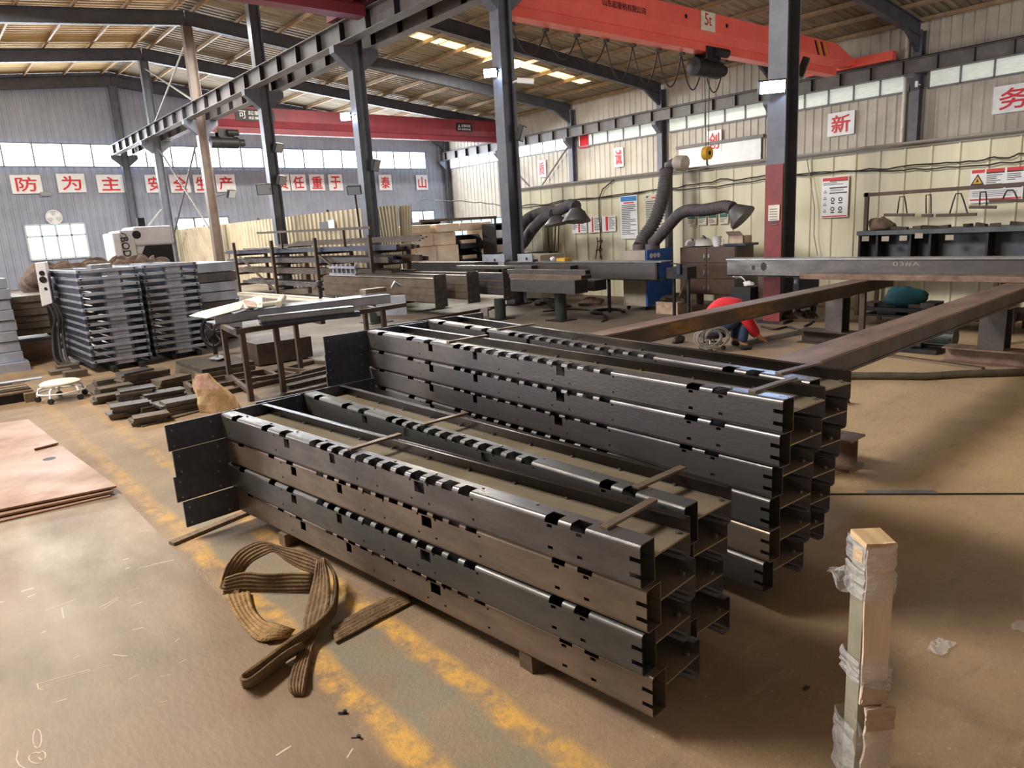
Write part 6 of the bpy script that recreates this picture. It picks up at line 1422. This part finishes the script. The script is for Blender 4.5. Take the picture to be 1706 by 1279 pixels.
# ---------------------------------------------------------------- person crouching on the stool
G = PZ(1207, 581); fx = V((.767, -.641, 0)); sx_ = V((.641, .767, 0)); up = V((0, 0, 1))
def B_(u, s, z): return G+fx*u+sx_*s+up*z
pe = thing('person', 'person in red jacket and blue jeans crouching bent forward on a low round stool', 'person', G)
def skinned(name, nodes, edges, m, parent=pe, sub=2, root=0):
    me = bpy.data.meshes.new(name); o = bpy.data.objects.new(name, me); COL.objects.link(o); inv = world_of(parent).inverted()
    me.from_pydata([tuple(inv @ p) for p, r in nodes], edges, []); me.update(); me.materials.append(M[m]); o.parent = parent
    md = o.modifiers.new('skin', 'SKIN'); md.use_smooth_shade = True
    sv = me.skin_vertices[0].data
    for i, (p, r) in enumerate(nodes): sv[i].radius = (r, r) if not isinstance(r, tuple) else r; sv[i].use_root = (i == root)
    s = o.modifiers.new('sub', 'SUBSURF'); s.levels = sub; s.render_levels = sub; return o
pel, spn, che, nek, hed = B_(-.13, 0, .30), B_(-.08, 0, .46), B_(.08, 0, .55), B_(.2, 0, .52), B_(.29, 0, .46)
body_n = [(pel, .1), (spn, .1), (che, .1), (nek, .05), (B_(.25, 0, .5), .055), (hed, .085), (B_(.335, 0, .41), .06)]
body_e = [(0, 1), (1, 2), (2, 3), (3, 4), (4, 5), (5, 6)]
for sd in (-1, 1):
    i = len(body_n); body_n += [(B_(.1, sd*.16, .52), .06), (B_(.22, sd*.2, .33), .042), (B_(.36, sd*.13, .16), .03), (B_(.40, sd*.12, .12), .028)]; body_e += [(2, i), (i, i+1), (i+1, i+2), (i+2, i+3)]
    for k in range(5):
        j = len(body_n); off = (k-2)*.018; L = (.045, .065, .07, .065, .05)[k]
        if k == 0: body_n += [(B_(.40, sd*.12+.035, .105), .009), (B_(.425, sd*.12+.05, .085), .008)]
        else: body_n += [(B_(.42+L*.4, sd*.12+off, .1), .009), (B_(.42+L*.75, sd*.12+off, .075), .008)]
        body_e += [(i+3, j), (j, j+1)]
    i = len(body_n); body_n += [(B_(-.08, sd*.1, .28), .075), (B_(.2, sd*.15, .42), .055), (B_(.15, sd*.15, .1), .04), (B_(.24, sd*.15, .035), .035)]; body_e += [(0, i), (i, i+1), (i+1, i+2), (i+2, i+3)]
bd = skinned('body', body_n, body_e, 'skin')
jn = [(B_(-.16, 0, .29), (.17, .15)), (B_(-.12, 0, .42), (.16, .14)), (B_(-.02, 0, .52), (.165, .14)), (B_(.1, 0, .54), (.15, .12)), (B_(.17, 0, .53), .075)]; je = [(0, 1), (1, 2), (2, 3), (3, 4)]
for sd in (-1, 1):
    i = len(jn); jn += [(B_(.11, sd*.17, .51), .085), (B_(.2, sd*.21, .36), .07), (B_(.27, sd*.19, .26), .065), (B_(.35, sd*.135, .17), .045)]; je += [(3, i), (i, i+1), (i+1, i+2), (i+2, i+3)]
skinned('jacket', jn, je, 'redcloth')
tn_ = [(B_(-.13, 0, .25), (.12, .1))]; te = []
for sd in (-1, 1):
    i = len(tn_); tn_ += [(B_(-.06, sd*.1, .27), .095), (B_(.08, sd*.14, .37), .085), (B_(.2, sd*.15, .42), .078), (B_(.185, sd*.15, .25), .066), (B_(.165, sd*.15, .08), .058)]; te += [(0, i), (i, i+1), (i+1, i+2), (i+2, i+3), (i+3, i+4)]
skinned('jeans', tn_, te, 'jeans')
for sd in (-1, 1): skinned('shoe', [(B_(.12, sd*.15, .045), .042), (B_(.2, sd*.15, .042), .045), (B_(.29, sd*.155, .034), .034)], [(0, 1), (1, 2)], 'shoe')
MB().lump(hed+V((-.01, 0, .03))-fx*.03, (.1, .1, .1), 3, .06, 16, 10, flat=False).build('hair', 'hair', pe, smooth=80)
fc = MB(); fwd = (fx*.55-up*.83).normalized()
for sd in (-1, 1): fc.lump(hed+fwd*.088+sx_*sd*.032+fx*.02, (.012, .012, .009), 1, 0, 8, 6, flat=False)
fc.build('eyes', 'black', pe, smooth=80); MB().lump(hed+fwd*.1+fx*.0-up*.01, (.015, .015, .02), 1, 0, 8, 6, flat=False).build('nose', 'skin', pe, smooth=80)
for sd in (-1, 1): MB().lump(hed+sx_*sd*.087, (.014, .012, .026), 1, 0, 8, 6, flat=False).build('ear', 'skin', pe, smooth=80)
t = thing('round_stool', 'low black round stool on castors under the crouching person', 'stool', B_(-.13, 0, 0)); c = B_(-.15, 0, .15)
MB().tube([c, c+up*.01, c+up*.04, c+up*.05], [.14, .16, .16, .12], 20).build('seat', 'black', t, smooth=50)
MB().tube([c-up*.075+V((.13*math.cos(a), .13*math.sin(a), 0)) for a in [k*math.pi/8 for k in range(17)]], .012, 6, cap=False).build('ring', 'darkmetal', t)
for k in range(4):
    a = k*math.pi/2+.4; q = V((.13*math.cos(a), .13*math.sin(a), 0)); MB().cyl(c+q*.7, c+q-up*.1, .012, 8).build('leg', 'bright', t); MB().cyl(c+q+V((-.012, 0, -.122)), c+q+V((.012, 0, -.122)), .028, 10).build('castor', 'black', t)
t = thing('wire_coil', 'loose coil of grey welding wire hanging beside the low round stool', 'wire coil', B_(-.3, -.2, 0)); rnd = random.Random(3)
for k in range(9):
    c = B_(-.2+rnd.uniform(-.07, .05), -.22+rnd.uniform(-.03, .03), .18+rnd.uniform(-.02, .02)); r0 = rnd.uniform(.12, .17); tl = rnd.uniform(-.3, .3)
    MB().tube([c+fx*r0*math.cos(a)+up*r0*.8*math.sin(a)+sx_*r0*tl*math.sin(a) for a in [i*math.pi/9 for i in range(19)]], .006, 5, cap=False).build('strand', 'pipe', t)
# ================================================================ light
def area(name, loc, target, sx, sy, power, color):
    l = bpy.data.lights.new(name, 'AREA'); l.shape = 'RECTANGLE'; l.size = sx; l.size_y = sy; l.energy = power; l.color = color
    o = bpy.data.objects.new(name, l); COL.objects.link(o); o.location = loc
    d = V(target)-V(loc); o.rotation_euler = d.to_track_quat('-Z', 'Y').to_euler(); return o
w = bpy.data.worlds.new('world'); S.world = w; w.use_nodes = True
bg = w.node_tree.nodes['Background']; bg.inputs[0].default_value = lin((220, 228, 236)); bg.inputs[1].default_value = 1.0
# daylight through the window bands and roof strips, then added fill lamps out of view
area('far_window_daylight', (11, 40.9, 6.15), (11, 0, 4.5), 34, 1.0, 4200, (.86, .93, 1))
area('roof_strip_daylight', (18.5, 25.8, 8.75), (18.5, 25.8, 0), 16, .8, 4800, (1, .95, .82))
area('near_roof_strip_daylight', (-2.6, 8.0, 8.55), (2.0, 3.8, 0), 4.4, 2.0, 1700, (1, .945, .87))
area('added_roof_strip_fill', (1.5, 25.8, 8.7), (1.5, 27, 0), 15, .8, 2600, (1, .98, .92))  # added lamp under the unseen strip, lifts the far wall
area('side_fill', (-10.3, 15.5, 2.8), (11, 10, 1.4), 9, 5, 1800, (.96, .97, 1))  # added fill for the partition; the left wall has no opening
area('back_fill', (19, -5.8, 3.2), (19, 13, 6.0), 10, 5.0, 900, (1, .97, .93))  # added fill from behind the camera; the back wall is closed
S.view_settings.view_transform = 'Standard'; S.view_settings.look = 'None'; S.view_settings.gamma = 1; S.view_settings.exposure = 0.35
try: S.view_settings.use_curve_mapping = False
except Exception: pass
S.cycles.use_denoising = True
S.cycles.max_bounces = 7; S.cycles.diffuse_bounces = 5; S.cycles.glossy_bounces = 3; S.cycles.transparent_max_bounces = 8; S.cycles.sample_clamp_indirect = 6
